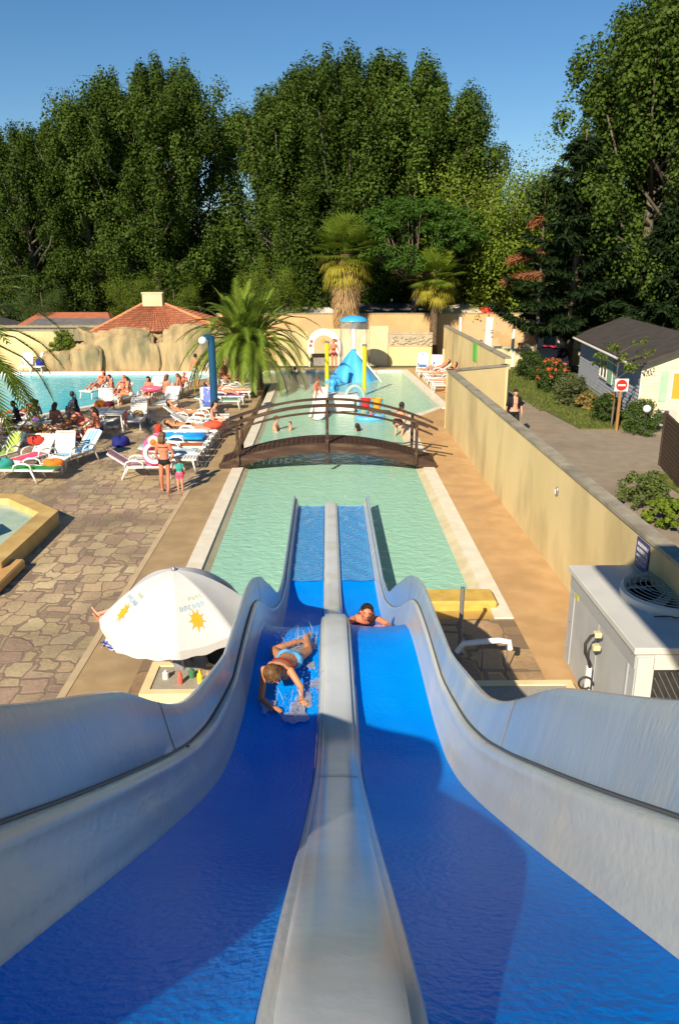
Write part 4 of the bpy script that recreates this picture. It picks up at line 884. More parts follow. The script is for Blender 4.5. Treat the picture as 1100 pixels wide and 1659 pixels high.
def date_palm(name, label, loc, H, L, n, seed, trunks=1, lw=.42):
    rnd = random.Random(seed); t = thing(name, label, 'palm tree', loc); heads = []
    for k in range(trunks):
        dx = (-.34, .38)[k] if trunks > 1 else 0; mb = MB(); hd = (dx * .9, 0, H - .1 * k); palm_trunk(mb, [(dx * 1.15, 0, 0), (dx * 1.2, 0, H * .5), hd], .30, .34, rnd); mb.build('trunk', tr_date, t, fix=False); heads.append(hd)
    V = []; ribs = MB()
    for hd in heads:
        for k in range(n):
            f_ = (k + .5) / n; el = R(80 - 78 * f_**1.1 + rnd.uniform(-8, 8)); a = k * 2.4 + rnd.uniform(-.25, .25)
            path = frond(V, (hd[0] + .1 * math.cos(a), hd[1] + .1 * math.sin(a), hd[2]), a, el, L * rnd.uniform(.8, 1.08) * (.8 if f_ < .2 else 1), .30 + .16 * f_, lw, rnd); rib_tube(ribs, path, .035)
    child('crown', leafmesh('crown', [(np.array([tuple(v) for v in V]), 4)], lf_palm), t)
    ribs.build('frond_stems', mat('frond_stem', (.22, .22, .06), (.16, .17, .05), 5, .6), t, fix=False); return t
date_palm('date_palm', 'large date palm with two short thick trunks beside the pool', (-4.0, 39.4, 0), 2.35, 3.7, 58, 3, 2, .52)
date_palm('date_palm', 'date palm at the left edge with only its long drooping fronds in the photo', (-11.7, 24.5, 0), 3.5, 4.2, 44, 8, 1, .7)
def fan_palm(label, loc, H, R_, n, skirt, seed, tr_r=.3, orange=False):
    rnd = random.Random(seed); t = thing('fan_palm', label, 'palm tree', loc); mb = MB(); palm_trunk(mb, [(0, 0, 0), (.05, 0, H * .5), (0, 0, H)], tr_r, tr_r * .8, rnd); mb.build('trunk', tr_date, t, fix=False)
    def fans(k0, el0, el1, L_, rad, mm, nm, z0=0., zs=0., hang=.0):
        V = []
        for k in range(k0):
            f_ = (k + .5) / k0; el = R(el0 + (el1 - el0) * f_ + rnd.uniform(-8, 8)); a = k * 2.4 + rnd.uniform(-.3, .3)
            d = Vector((math.cos(a) * math.cos(el), math.sin(a) * math.cos(el), math.sin(el))); b = Vector((0, 0, H + z0 - zs * f_)); p = b + d * L_ * rnd.uniform(.8, 1.1)
            side = Vector((-math.sin(a), math.cos(a), 0)); up_ = side.cross(d)
            V += [b - side * .02, p - side * .02, p + side * .02, b + side * .02]
            for j in range(22):
                an = R(-105 + 210 * j / 21); e = (d * math.cos(an) + side * math.sin(an) + up_ * .05).normalized(); rl = rad * (.75 + .25 * math.cos(an)) * rnd.uniform(.85, 1.1)
                q = p + e * rl * .6; w_ = (side * math.cos(an) - d * math.sin(an)) * .045; tip = p + e * rl + Vector((0, 0, -hang * rl - .12 * rl))
                V += [p, q - w_, tip, q + w_]
        child(nm, leafmesh(nm, [(np.array([tuple(v) for v in V]), 4)], mm), t)
    fans(n, 88, -18, R_ * .55, R_ * .55, lf_fan, 'crown')
    fans(int(n * .5), -5, -50, R_ * .42, R_ * .42, lf_fany, 'yellow_fronds', 0, .5, .35)
    if skirt: fans(190, -42, -80, .6, 1.0, lf_dead, 'dead_frond_skirt', -.1, skirt, .35)
    if orange:
        cs = [(rnd.gauss(0, .12), -.15 + rnd.gauss(0, .1), H - .5 - rnd.random() * .9) for _ in range(14)]; child('fruit_stalks', leafmesh('fruit_stalks', [leaves(cs, [(.14, .14, .3)] * 14, 40, .09, 3)], leafmat('orange_fruit', (.55, .17, .03), (.4, .12, .02), .1)), t)
    return t
lf_fan = leafmat('fan_leaf', (.12, .20, .02), (.20, .26, .03), .25); lf_fany = leafmat('fan_leaf_yellow', (.26, .25, .03), (.38, .32, .05), .25); lf_dead = leafmat('dead_fan_leaf', (.34, .22, .10), (.48, .33, .17), .15)
fan_palm('thick fan palm with a wide skirt of straw brown dead fronds', (1.15, 50.6, 0), 6.6, 2.5, 46, 3.6, 4, .42)
fan_palm('slim fan palm with an orange fruit cluster left of the further yellow wall', (6.7, 50.6, 0), 5.2, 2.0, 34, 0, 6, .27, True)

# ---------------------------------------------------------------- shrubs and hedges
def shrub(name, label, c, size, seed, m=lf_hedge, n=60, per=70, ls=.09, flowers=None, fl_n=24, cat='shrub', stems=True):
    r = random.Random(seed); t = thing(name, label, cat, c); cs = []; rd = []
    for k in range(n):
        a = r.uniform(0, 6.28); q = math.sqrt(r.random()); z = r.random(); f_ = math.sqrt(max(.05, 1 - (max(0, z - .35) / .7)**2))
        cs.append((size[0] * .5 * q * f_ * math.cos(a), size[1] * .5 * q * f_ * math.sin(a), .08 + size[2] * z * .9)); rd.append(min(size) * r.uniform(.12, .2))
    child('foliage', leafmesh('foliage', [leaves(cs, rd, per, ls, seed)], m), t)
    mb = MB()
    for k in range(5): a = k * 1.25; mb.tube([(0, 0, 0), (size[0] * .15 * math.cos(a), size[1] * .15 * math.sin(a), size[2] * .4), (size[0] * .3 * math.cos(a), size[1] * .3 * math.sin(a), size[2] * .75)], [.03, .02, .008], 5)
    mb.build('stems', bark, t, fix=False)
    if flowers:
        fc_ = [(p[0] * 1.1, p[1] * 1.1 - .05, p[2] + .12) for p in r.sample(cs, min(fl_n, len(cs))) if p[2] > size[2] * .35]
        child('flowers', leafmesh('flowers', [leaves(fc_, [.09] * len(fc_), 26, .07, seed + 1)], flowers), t)
    return t
fred = leafmat('red_petal', (.62, .07, .04), (.75, .16, .08), .2); fyel = leafmat('orange_petal', (.5, .25, .03), (.55, .3, .06), .2)
def sh(u, v, *a, **k): p = G(u, v, .05); shrub(k.pop('name', 'shrub'), k.pop('label'), (p.x, p.y, .05), *a, **k)
sh(858, 612, (1.5, 3.4, 1.35), 1, label='clipped dark hedge block beside the bend of the road', name='hedge', n=110)
sh(893, 633, (1.5, 2.2, 1.5), 2, label='shrub covered in red blossom in the middle of the roadside row', flowers=fred, fl_n=50, n=90)
sh(922, 655, (1.45, 1.8, 1.25), 3, label='round dull green shrub in front of the red blossom', m=leafmat('olive_leaf', (.06, .09, .03), (.12, .14, .06), .2), n=80)
sh(948, 662, (.9, 1.0, .6), 12, label='low straw yellow shrub beside the round green shrub', m=leafmat('straw_leaf', (.28, .2, .06), (.34, .26, .1), .2), n=40)
sh(980, 682, (1.0, 1.2, 1.0), 4, label='dark green shrub with orange flowers left of the no entry sign', flowers=fyel, fl_n=22)
sh(1036, 700, (1.35, 1.35, 1.15), 5, label='dense dark ball shaped bush against the mobile home corner', m=lf_hedge, n=110, ls=.06)
sh(1042, 818, (1.3, 1.3, .8), 6, label='small leafy bush beside the brown slatted screen', m=leafmat('mid_leaf', (.06, .10, .02), (.13, .16, .05), .2), n=60, ls=.07)
sh(1085, 850, (1.2, 2.0, .5), 7, label='low green plants along the far side of the long yellow wall', m=lf_bright, n=60)
p = G(100, 590, .1, 46.4); shrub('shrub', 'green shrub growing above the small boulders on the left', (p.x, 47.0, 1.0), (1.6, 1.0, 1.3), 9, m=lf_bright)
x = at_y(998, 560, 28.9)[0] + .15; t = thing('young_tree', 'young tree with a few bright leaves behind the no entry sign', 'tree', (x + .1, 29.25, 0))
mb = MB(); mb.tube([(0, 0, 0), (.02, 0, 1.3), (0, 0, 3.0)], [.04, .035, .01], 6); cs = []
for k in range(9):
    a = k * 2.4; o = .55 + .2 * (k % 3); z_ = 1.9 + k * .12; mb.tube([(0, 0, z_), (o * math.cos(a) * .6, o * math.sin(a) * .6, z_ + .25), (o * math.cos(a) * 1.3, o * math.sin(a) * 1.3, z_ + .4)], [.014, .01, .004], 4)
    cs += [(o * f_ * math.cos(a), o * f_ * math.sin(a), z_ + .2 + .2 * f_) for f_ in (.7, 1.0, 1.25)]
mb.build('trunk', bark, t, fix=False); child('crown', leafmesh('crown', [leaves(cs, [.16] * len(cs), 16, .11, 2)], lf_bright), t)
# ============================================================ people
def V3(*a): return Vector(a)
def frame_of(d, hint):
    d = d.normalized(); x = (hint - d * hint.dot(d)).normalized(); return x, d.cross(x).normalized() * -1
def capsule(mb, p0, r0, p1, r1, seg=12, fx=1.0, fy=1.0, hint=None):
    p0, p1 = Vector(p0), Vector(p1); d = p1 - p0; L = max(d.length, 1e-4); d.normalize()
    h = Vector(hint) if hint is not None else (Vector((1, 0, 0)) if abs(d.x) < .9 else Vector((0, 1, 0)))
    x = (h - d * h.dot(d)).normalized(); y = d.cross(x); rows = []
    for a in (-80, -50, -20): rows.append((p0 + d * r0 * math.sin(R(a)), r0 * math.cos(R(a))))
    for a in (20, 50, 80): rows.append((p1 + d * r1 * math.sin(R(a)), r1 * math.cos(R(a))))
    vs = []
    for c, r in rows:
        for k in range(seg): a = 2 * math.pi * k / seg; vs.append(c + x * math.cos(a) * r * fx + y * math.sin(a) * r * fy)
    n = len(rows); fs = [(i * seg + k, i * seg + (k + 1) % seg, i * seg + seg + (k + 1) % seg, i * seg + seg + k) for i in range(n - 1) for k in range(seg)]
    fs += [tuple(range(seg - 1, -1, -1)), tuple(range((n - 1) * seg, n * seg))]; mb.add(vs, fs)
STAND = dict(pelvis=(0, 0, .93), chest=(0, .0, 1.26), neck=(0, 0, 1.42), head=(0, -.03, 1.585), face=(0, -1, 0), right=(1, 0, 0),
             shR=(.165, 0, 1.37), elR=(.23, .02, 1.10), wrR=(.25, -.06, .87), haR=(.25, -.10, .77), shL=(-.165, 0, 1.37), elL=(-.23, .02, 1.10), wrL=(-.25, -.06, .87), haL=(-.25, -.10, .77),
             hiR=(.085, 0, .88), knR=(.095, -.02, .48), anR=(.10, .03, .08), toR=(.12, -.12, .035), hiL=(-.085, 0, .88), knL=(-.095, -.02, .48), anL=(-.10, .03, .08), toL=(-.12, -.12, .035))
def pose(**k): d = dict(STAND); d.update(k); return {a: Vector(b) for a, b in d.items()}
def body(name, J, female=False, bulk=1.0, voxel=.016, child=False, noremesh=False):
    """grow one continuous skin over a posed skeleton; remembers the bones so clothes can follow"""
    mb = MB(); bones = []
    def cap(tag_, a, ra, b, rb, **k): capsule(mb, a, ra, b, rb, **k); bones.append((tag_, Vector(a), Vector(b), ra, rb))
    b = bulk; rt = J['right'].normalized(); P, C, N = J['pelvis'], J['chest'], J['neck']; up = (N - P).normalized()
    hipw = .135 if female else .125
    W = P.lerp(C, .45)
    cap('pelvis', P - up * .03 - rt * .05, .115 * b, P - up * .03 + rt * .05, .115 * b)
    cap('pelvis', P - up * .02, hipw * b, W, .105 * b, fx=1.12, fy=.88, hint=rt)
    cap('waist', W, .108 * b, C, .12 * b, fx=1.15, fy=.85, hint=rt)
    cap('chest', C, .13 * b, C.lerp(N, .55), .11 * b, fx=1.28, fy=.86, hint=rt)
    cap('chest', C.lerp(N, .6) - rt * .09, .062, C.lerp(N, .6) + rt * .09, .062)
    fwd = rt.cross(up); 
    if fwd.dot(J['face']) < 0 and abs(fwd.dot(J['face'])) > .3: fwd = -fwd
    if female:
        for s in (-1, 1): c_ = C + rt * s * .065 + fwd * .085 + up * .03; cap('chest', c_, .058, c_ - up * .02 + fwd * .015, .05)
    hd, fc = J['head'], J['face'].normalized()
    cap('neck', N - up * .02, .056, hd - (hd - N).normalized() * .06, .05)
    hu = (hd - N).normalized(); hu = (hu - fc * hu.dot(fc) * .7).normalized(); sx_ = fc.cross(hu).normalized()
    cap('head', hd + hu * .035 + fc * -.012, .088, hd + hu * .02 + fc * .012, .082, fx=.92, hint=sx_)
    cap('head', hd - hu * .01 + fc * .02, .068, hd - hu * .065 + fc * .045, .042)
    cap('head', hd - hu * .0 + fc * .085, .012, hd - hu * .03 + fc * .105, .016)
    for s in (-1, 1): cap('head', hd + sx_ * s * .082 + hu * .015, .012, hd + sx_ * s * .088 - hu * .015, .011)
    for s in 'RL':
        sg = 1 if s == 'R' else -1
        cap('uparm' + s, J['sh' + s], .052 * b, J['el' + s], .038 * b); cap('forearm' + s, J['el' + s], .038 * b, J['wr' + s], .025 * b)
        w_, h_ = J['wr' + s], J['ha' + s]; d = (h_ - w_).normalized(); pn = J.get('pn' + s, rt * -sg); pn = (pn - d * pn.dot(d)).normalized(); sd = d.cross(pn).normalized()
        th = -1 if sd.dot(J['face'] + fwd * .01) < 0 else 1
        cap('hand' + s, w_, .024, w_ + d * .055, .034, fx=.55, fy=1.1, hint=pn)
        for k, (o, ln) in enumerate(((-.028, .062), (-.009, .075), (.010, .080), (.028, .070))):
            k0 = w_ + d * .072 + sd * o * th; k1 = k0 + d * ln * .55 + pn * .008; k2 = k1 + d * ln * .42 + pn * .02; cap('hand' + s, k0 - d * .02, .0115, k1, .010); cap('hand' + s, k1, .010, k2, .0085)
        t0 = w_ + d * .03 + sd * .03 * th; t1 = t0 + (d * .6 + sd * th).normalized() * .035; t2 = t1 + (d + sd * th * .4 + pn * .3).normalized() * .03; cap('hand' + s, t0, .013, t1, .011); cap('hand' + s, t1, .011, t2, .009)
        cap('thigh' + s, J['hi' + s], .088 * b, J['kn' + s], .055 * b); k_ = J['kn' + s]; a_ = J['an' + s]; calf = k_.lerp(a_, .3)
        back = (k_ - J['hi' + s]).cross(rt).normalized() * 0
        cap('shin' + s, k_, .053 * b, calf, .056 * b); cap('shin' + s, calf, .056 * b, a_, .035 * b)
        to = J['to' + s]; cap('foot' + s, a_ + (a_ - to).normalized() * .03 + V3(0, 0, -.01), .034, to, .027, fx=1.15, hint=rt)
        cap('foot' + s, to, .024, to + (to - a_).normalized() * .045, .017, fx=1.7, hint=rt)
    o = mb.build(name, skin, None, fix=False)
    m = o.modifiers.new('r', 'REMESH'); m.mode = 'VOXEL'; m.voxel_size = voxel; m2 = o.modifiers.new('s', 'SMOOTH'); m2.iterations = 3; m2.factor = .5
    dg = bpy.context.evaluated_depsgraph_get(); me = bpy.data.meshes.new_from_object(o.evaluated_get(dg)); o.modifiers.clear(); o.data = me
    me.polygons.foreach_set('use_smooth', [True] * len(me.polygons))
    if not me.materials: me.materials.append(skin)
    o['_b'] = 0; del o['_b']
    return o, (J, bones, hd, fc, hu, sx_, up, rt, fwd)
def classify(o, info):
    me = o.data; n = len(me.vertices); co = np.empty(n * 3); me.vertices.foreach_get('co', co); co = co.reshape(-1, 3); best = np.full(n, 9.); tg = np.zeros(n, int); tt = np.zeros(n)
    for i, (nm, a, b, ra, rb) in enumerate(info[1]):
        a_ = np.array(a); d = np.array(b) - a_; L2 = max((d * d).sum(), 1e-8); t = np.clip(((co - a_) @ d) / L2, 0, 1); ds = np.linalg.norm(co - a_ - t[:, None] * d, axis=1) - (ra + (rb - ra) * t)
        k = ds < best; best[k] = ds[k]; tg[k] = i; tt[k] = t[k]
    return co, [info[1][i][0] for i in tg], tt
def garment(o, info, name, m, test, off=.008, cls=None):
    """clothing grown from the body faces that pass the test, lifted off the skin"""
    co, tg, tt = cls; me = o.data; keep = np.array([test(tg[i], tt[i], co[i]) for i in range(len(tg))])
    nr = np.empty(len(tg) * 3); me.vertices.foreach_get('normal', nr); nr = nr.reshape(-1, 3); mp = {}; vs = []; fs = []
    for p in me.polygons:
        ix = list(p.vertices)
        if all(keep[i] for i in ix):
            f = []
            for i in ix:
                if i not in mp: mp[i] = len(vs); vs.append(tuple(co[i] + nr[i] * off))
                f.append(mp[i])
            fs.append(tuple(f))
    if not fs: return None
    mb = MB(); mb.add(vs, fs); return mb.build(name, m, o, smooth='all', fix=False)
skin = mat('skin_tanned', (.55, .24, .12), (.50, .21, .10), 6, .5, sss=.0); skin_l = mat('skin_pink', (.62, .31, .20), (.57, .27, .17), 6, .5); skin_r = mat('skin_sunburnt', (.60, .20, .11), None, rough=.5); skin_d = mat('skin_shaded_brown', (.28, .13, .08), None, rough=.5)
hair_b = mat('brown_hair', (.085, .045, .02), (.16, .09, .04), 40, .6); hair_k = mat('dark_hair', (.012, .009, .008), (.03, .02, .015), 30, .5); hair_f = mat('fair_hair', (.17, .085, .03), (.06, .03, .012), 30, .6)
def cloth(n, c, c2=None): return mat(n, c, c2 or tuple(x * .8 for x in c), 12, .8)
C_ = dict(black=cloth('black_cloth', (.012, .012, .014)), blue=cloth('blue_cloth', (.03, .12, .5)), red=cloth('red_cloth', (.6, .05, .03)), pink=cloth('pink_cloth', (.75, .10, .22)), teal=cloth('teal_cloth', (.04, .32, .28)), white=cloth('white_cloth', (.75, .74, .7)), orange=cloth('orange_cloth', (.75, .20, .02)), purple=cloth('purple_cloth', (.35, .12, .5)), navy=cloth('navy_cloth', (.015, .02, .18)), green=cloth('green_cloth', (.05, .3, .08)), sky=cloth('sky_cloth', (.12, .45, .8)), salmon=cloth('salmon_cloth', (.75, .22, .18)), tan=cloth('tan_cloth', (.5, .32, .14)), lime=cloth('lime_cloth', (.4, .55, .12)), grey=cloth('grey_cloth', (.2, .2, .22)), maroon=cloth('maroon_cloth', (.2, .03, .06)))
def t_head(info, cut=.0, low=-.075):
    J, B, hd, fc, hu = info[:5]
    def f(tg, t, c):
        if tg not in ('head', 'neck'): return False
        v = Vector(c) - hd; a = v.dot(hu); g = v.dot(fc); return (a > .055 and g < .075) or (g < -.005 + max(0, a) * .5 and a > low)
    return f
def t_brief(info, hi=.05, lo=-.14):
    J = info[0]; up = info[6]; P = J['pelvis']
    def f(tg, t, c):
        a = (Vector(c) - P).dot(up); return (tg == 'pelvis' and lo < a < hi) or (tg.startswith('thigh') and t < .12 and a < hi)
    return f
def t_shorts(info, leg=.6, hi=.09):
    J = info[0]; up = info[6]; P = J['pelvis']
    return lambda tg, t, c: (tg == 'pelvis' and (Vector(c) - P).dot(up) < hi) or (tg.startswith('thigh') and t < leg and (Vector(c) - P).dot(up) < hi)
def t_top(info, lo=-.03, hi=.06):
    J = info[0]; up = info[6]; Cc = J['chest']; return lambda tg, t, c: tg in ('chest', 'waist') and lo < (Vector(c) - Cc).dot(up) < hi
def t_open(info, arm=.9):
    J = info[0]; rt, fw = info[7], J['face']
    return lambda tg, t, c: (tg in ('chest', 'waist') and not (abs((Vector(c) - J['chest']).dot(rt)) < .07 and (Vector(c) - J['chest']).dot(fw) > 0)) or (tg.startswith('uparm') and t < arm)
def t_shirt(info, arm=.9):
    return lambda tg, t, c: tg in ('chest', 'waist') or (tg.startswith('uparm') and t < arm)
def person(label, J, loc, rz=0, sc_=1.0, sk=None, hair=hair_b, wear=(), female=False, bulk=1.0, voxel=.016, long=False, face=False, group=None, hairoff=.014):
    o, info = body('person', J, female, bulk, voxel); tag(o, label, 'person', group)
    if sk: o.data.materials[0] = sk
    cls = classify(o, info)
    if hair: 
        h = garment(o, info, 'hair', hair, t_head(info), hairoff, cls)
        if long and h:
            hd, fc, hu, sx_ = info[2:6]; mb = MB(); bk = -fc * .05 if True else 0
            for k in range(7):
                q = hd - fc * .075 + sx_ * (k - 3) * .022 + hu * .03; mb.tube([q, q - hu * .11 - fc * .035, q - hu * .24 - fc * .03], [.024, .026, .008], 6)
            mb.build('hair_lock', hair, o, smooth='all', fix=False)
    for nm, mt, kind, *a in wear:
        fn = {'brief': t_brief, 'shorts': t_shorts, 'top': t_top, 'shirt': t_shirt, 'open': t_open}[kind](info, *a); garment(o, info, nm, mt, fn, .007 if kind in ('brief', 'top') else .014, cls)
    if face:
        hd, fc, hu, sx_ = info[2:6]
        for s in (-1, 1):
            mb = MB(); mb.ball(hd + fc * .083 + sx_ * s * .032 + hu * .012, (.010, .008, .007), 8, 6); mb.build('eye', hair_k, o, smooth=True)
            mb = MB(); mb.tube([hd + fc * .088 + sx_ * s * .018 + hu * .034, hd + fc * .083 + sx_ * s * .05 + hu * .034], .005, 5); mb.build('eyebrow', hair or hair_k, o)
        mb = MB(); mb.tube([hd + fc * .092 + sx_ * -.024 - hu * .058, hd + fc * .1 - hu * .062, hd + fc * .092 + sx_ * .024 - hu * .058], .008, 6); mb.build('mouth', mat('lips', (.45, .1, .08), None), o, smooth=True)
    o.location = loc; o.rotation_euler.z = rz; o.scale = (sc_,) * 3; return o
# --- standing and walking
Jw = pose(face=(.25, 1, -.3), haR=(.24, -.12, .99), wrR=(.26, -.06, 1.06), elR=(.24, .06, 1.12), knL=(-.10, -.03, .48), anL=(-.14, .10, .08), toL=(-.15, .24, .035), toR=(.12, .14, .035), head=(0, .03, 1.585), knR=(.09, -.0, .48), anR=(.08, -.05, .08), elL=(-.24, .05, 1.1), wrL=(-.22, .12, .9), haL=(-.2, .17, .82))
p = G(270, 799); person('woman in a black bikini seen from behind, standing with a toddler at her side', Jw, (p.x, p.y, 0), R(-8), 1.0, skin_r, hair_b, (('bikini_bottom', C_['black'], 'brief'), ('bikini_strap', C_['black'], 'top', .03, .06)), True, voxel=.011, long=True)
p = G(292, 797); Jc = pose(face=(.2, 1, 0), toR=(.12, .13, .035), toL=(-.12, .13, .035), head=(0, .02, 1.56), elR=(.24, 0, 1.15), wrR=(.24, .1, .98), haR=(.24, .17, .92), elL=(-.25, 0, 1.2), wrL=(-.3, .02, 1.45), haL=(-.3, .02, 1.55))
person('toddler in green top and pink shorts beside the woman in the black bikini', Jc, (p.x + .02, p.y, 0), R(5), .56, skin_l, hair_f, (('top', C_['teal'], 'shirt', .4), ('shorts', C_['pink'], 'shorts', .45)), bulk=1.25, voxel=.02)
Jm = pose(face=(.9, .1, -.55), head=(.09, .0, 1.56), chest=(.03, .0, 1.25), neck=(.05, 0, 1.41), elR=(.22, -.1, 1.14), wrR=(.34, -.12, 1.0), haR=(.42, -.12, .95), right=(.35, 1, 0), shR=(.1, .15, 1.37), shL=(-.02, -.16, 1.37), elL=(.02, -.22, 1.1), wrL=(.18, -.2, .95), haL=(.27, -.18, .9), toR=(.2, .06, .035), toL=(.02, -.14, .035), hiR=(.03, .08, .88), hiL=(-.03, -.08, .88), knR=(.06, .09, .48), knL=(-.02, -.1, .48), anR=(.07, .1, .08), anL=(-.1, -.1, .08))
p = G(511, 676, -.35); person('bare-chested man wading in the pool in front of the yellow post, looking down', Jm, (p.x, p.y, -.35), 0, 1.04, skin_r, hair_b, (('swim_shorts', C_['tan'], 'shorts', .35),), voxel=.013)
Js = pose(elR=(.27, .05, 1.12), wrR=(.36, .02, .92), haR=(.4, 0, .83), elL=(-.26, -.05, 1.13), wrL=(-.17, -.18, 1.2), haL=(-.1, -.22, 1.25), knR=(.12, -.03, .48), anR=(.13, .05, .08), face=(-.4, -1, -.1))
p = G(541, 600); person('bare man with dark swim briefs standing on the far edge of the pool', Js, (p.x, p.y + .3, 0), R(10), 1.06, skin_r, hair_b, (('swim_briefs', C_['maroon'], 'brief'),), voxel=.015)
Jr = pose(knR=(.1, -.12, .50), anR=(.11, -.02, .10), toR=(.12, -.18, .06), knL=(-.1, -.02, .47), anL=(-.1, .18, .12), toL=(-.1, .06, .035), elR=(.27, .06, 1.1), wrR=(.27, -.03, .87), haR=(.26, -.06, .77), elL=(-.26, .04, 1.1), wrL=(-.3, .06, .87), haL=(-.3, .03, .77), head=(0, -.06, 1.57), face=(0, -1, -.3))
person('man in an open black shirt walking on the road behind the long yellow wall', Jr, (6.72, 27.9, 0), R(5), 1.03, skin_l, hair_k, (('open_shirt', C_['black'], 'open', 1.0), ('dark_shorts', C_['black'], 'shorts', .9, .0)), bulk=1.15, voxel=.013)
# --- riders on the slide
yh = 6.75
def slp(x, y, h): return Vector((x + sx(y), y, fz(y) + h))
def slg(x, y, h): return slp(x, y - .6, h)
Jg = dict(right=Vector((-.95, .35, .15)), pelvis=slg(-.46, 7.42, .17), chest=slg(-.53, 7.10, .24), neck=slg(-.57, 6.93, .29), head=slg(-.60, 6.80, .30), face=Vector((.35, -.7, -.75)),
          shR=slg(-.73, 7.0, .25), elR=slg(-.74, 6.66, .06), wrR=slg(-.62, 6.50, .04), haR=slg(-.50, 6.42, .05), shL=slg(-.42, 6.93, .27), elL=slg(-.30, 6.82, .12), wrL=slg(-.29, 6.66, .05), haL=slg(-.24, 6.58, .045), pnR=Vector((0, 0, -1)), pnL=Vector((0, 0, -1)),
          hiR=slg(-.54, 7.48, .15), knR=slg(-.68, 7.85, .10), anR=slg(-.42, 8.08, .12), toR=slg(-.33, 8.17, .10), hiL=slg(-.38, 7.50, .15), knL=slg(-.24, 7.78, .12), anL=slg(-.27, 8.18, .16), toL=slg(-.23, 8.33, .14))
gobj = person('girl in a bikini sliding down the left lane on her front, head down', Jg, (0, 0, 0), 0, 1, skin, hair_f, (('bikini_bottom', C_['sky'], 'brief', .06, -.12), ('bikini_top', C_['red'], 'top', -.02, .05)), True, .95, .0085, hairoff=.03, face=True, long=False)
def slr(x, y, h): return slp(x + .04, y - .85, h * .72)
Jb = dict(right=Vector((-1, 0, 0)), pelvis=slr(.36, 10.62, .14), chest=slr(.36, 10.3, .19), neck=slr(.36, 10.13, .24), head=slr(.37, 10.0, .31), face=Vector((-.03, -1, .12)),
          shR=slr(.20, 10.15, .20), elR=slr(.10, 9.95, .06), wrR=slr(.22, 9.86, .04), haR=slr(.32, 9.84, .04), shL=slr(.53, 10.15, .20), elL=slr(.66, 9.98, .07), wrL=slr(.58, 9.84, .04), haL=slr(.48, 9.82, .04), pnR=Vector((0, 0, -1)), pnL=Vector((0, 0, -1)),
          hiR=slr(.28, 10.68, .12), knR=slr(.26, 11.05, .09), anR=slr(.24, 11.42, .08), toR=slr(.24, 11.52, .08), hiL=slr(.44, 10.68, .12), knL=slr(.46, 11.05, .09), anL=slr(.48, 11.42, .08), toL=slr(.48, 11.52, .08))
person('boy in the right lane with only face and shoulders above the hump', Jb, (0, 0, 0), 0, 1, skin_r, hair_k, (('swim_shorts', C_['navy'], 'shorts', .5),), False, .9, .010, face=True)
GP0 = Vector((-.38, 6.7, fz(6.7))); gobj.scale = (.8,) * 3; gobj.location = GP0 * .2
def spy(y): return 6.7 + .8 * (y - 7.3)
# spray thrown up around the girl
rr = random.Random(12); mb = MB(); sp_m = watermat('spray_water', (.99, 1, 1), (.85, .9, .95), .3, 20, .2, .2)
for k in range(520):
    cx, cy, w_ = rr.choice(((-.34, 8.1, .22), (-.24, 6.72, .13), (-.36, 6.4, .16), (-.2, 6.95, .1), (-.5, 8.3, .2)))
    x_ = cx + rr.gauss(0, w_ * .6); y_ = spy(cy) + rr.gauss(0, w_ * .8); 
    if not -.78 < x_ < -.02: continue
    r_ = rr.uniform(.0012, .0032); mb.ball((x_ + sx(y_), y_, fz(y_) + abs(rr.gauss(0, .09)) + .03), (r_, r_ * rr.uniform(1, 5), r_), 5, 4)
for k in range(90):
    cx, cy = rr.choice(((-.34, 8.15), (-.30, 6.6), (-.42, 6.35), (-.28, 8.25), (-.45, 8.0))); a = rr.uniform(0, 6.28); L = rr.uniform(.06, .2); cy = spy(cy); p0 = Vector((cx + sx(cy) + rr.gauss(0, .07), cy + rr.gauss(0, .1), fz(cy) + .03))
    if abs(p0.x + .45) > .33: continue
    e = p0 + Vector((math.cos(a) * L * .5, math.sin(a) * L, L * rr.uniform(.2, .9))); mb.tube([p0, p0.lerp(e, .5) + Vector((0, 0, .02)), e], [.001, .0024, .0006], 4)
for cx, cy, w_ in ((-.36, 6.35, .16), (-.30, 6.68, .12), (-.62, 6.55, .1), (-.36, 8.15, .22), (-.5, 7.8, .14), (-.25, 7.5, .07), (-.2, 7.05, .08)):
    n_ = 30; pts_ = []; cy = spy(cy)
    for i in range(n_):
        a = i * 6.2832 / n_; r_ = w_ * (.8 + .14 * math.sin(a * 3 + cx * 9) + .12 * math.sin(a * 5 + cy * 7)); x_ = max(-.77, min(-.03, cx + r_ * .8 * math.cos(a))); y_ = cy + r_ * 1.5 * math.sin(a); pts_.append((x_ + sx(y_), y_, fz(y_) + .028 + .012 * rr.random()))
    mb.add([(cx + sx(cy), cy, fz(cy) + .035)] + pts_, [(0, i + 1, (i + 1) % n_ + 1) for i in range(n_)])
tag(mb.build('water_spray', sp_m, smooth='all', fix=False), 'fine white spray and drops around the sliding girl', 'water spray', kind='stuff')
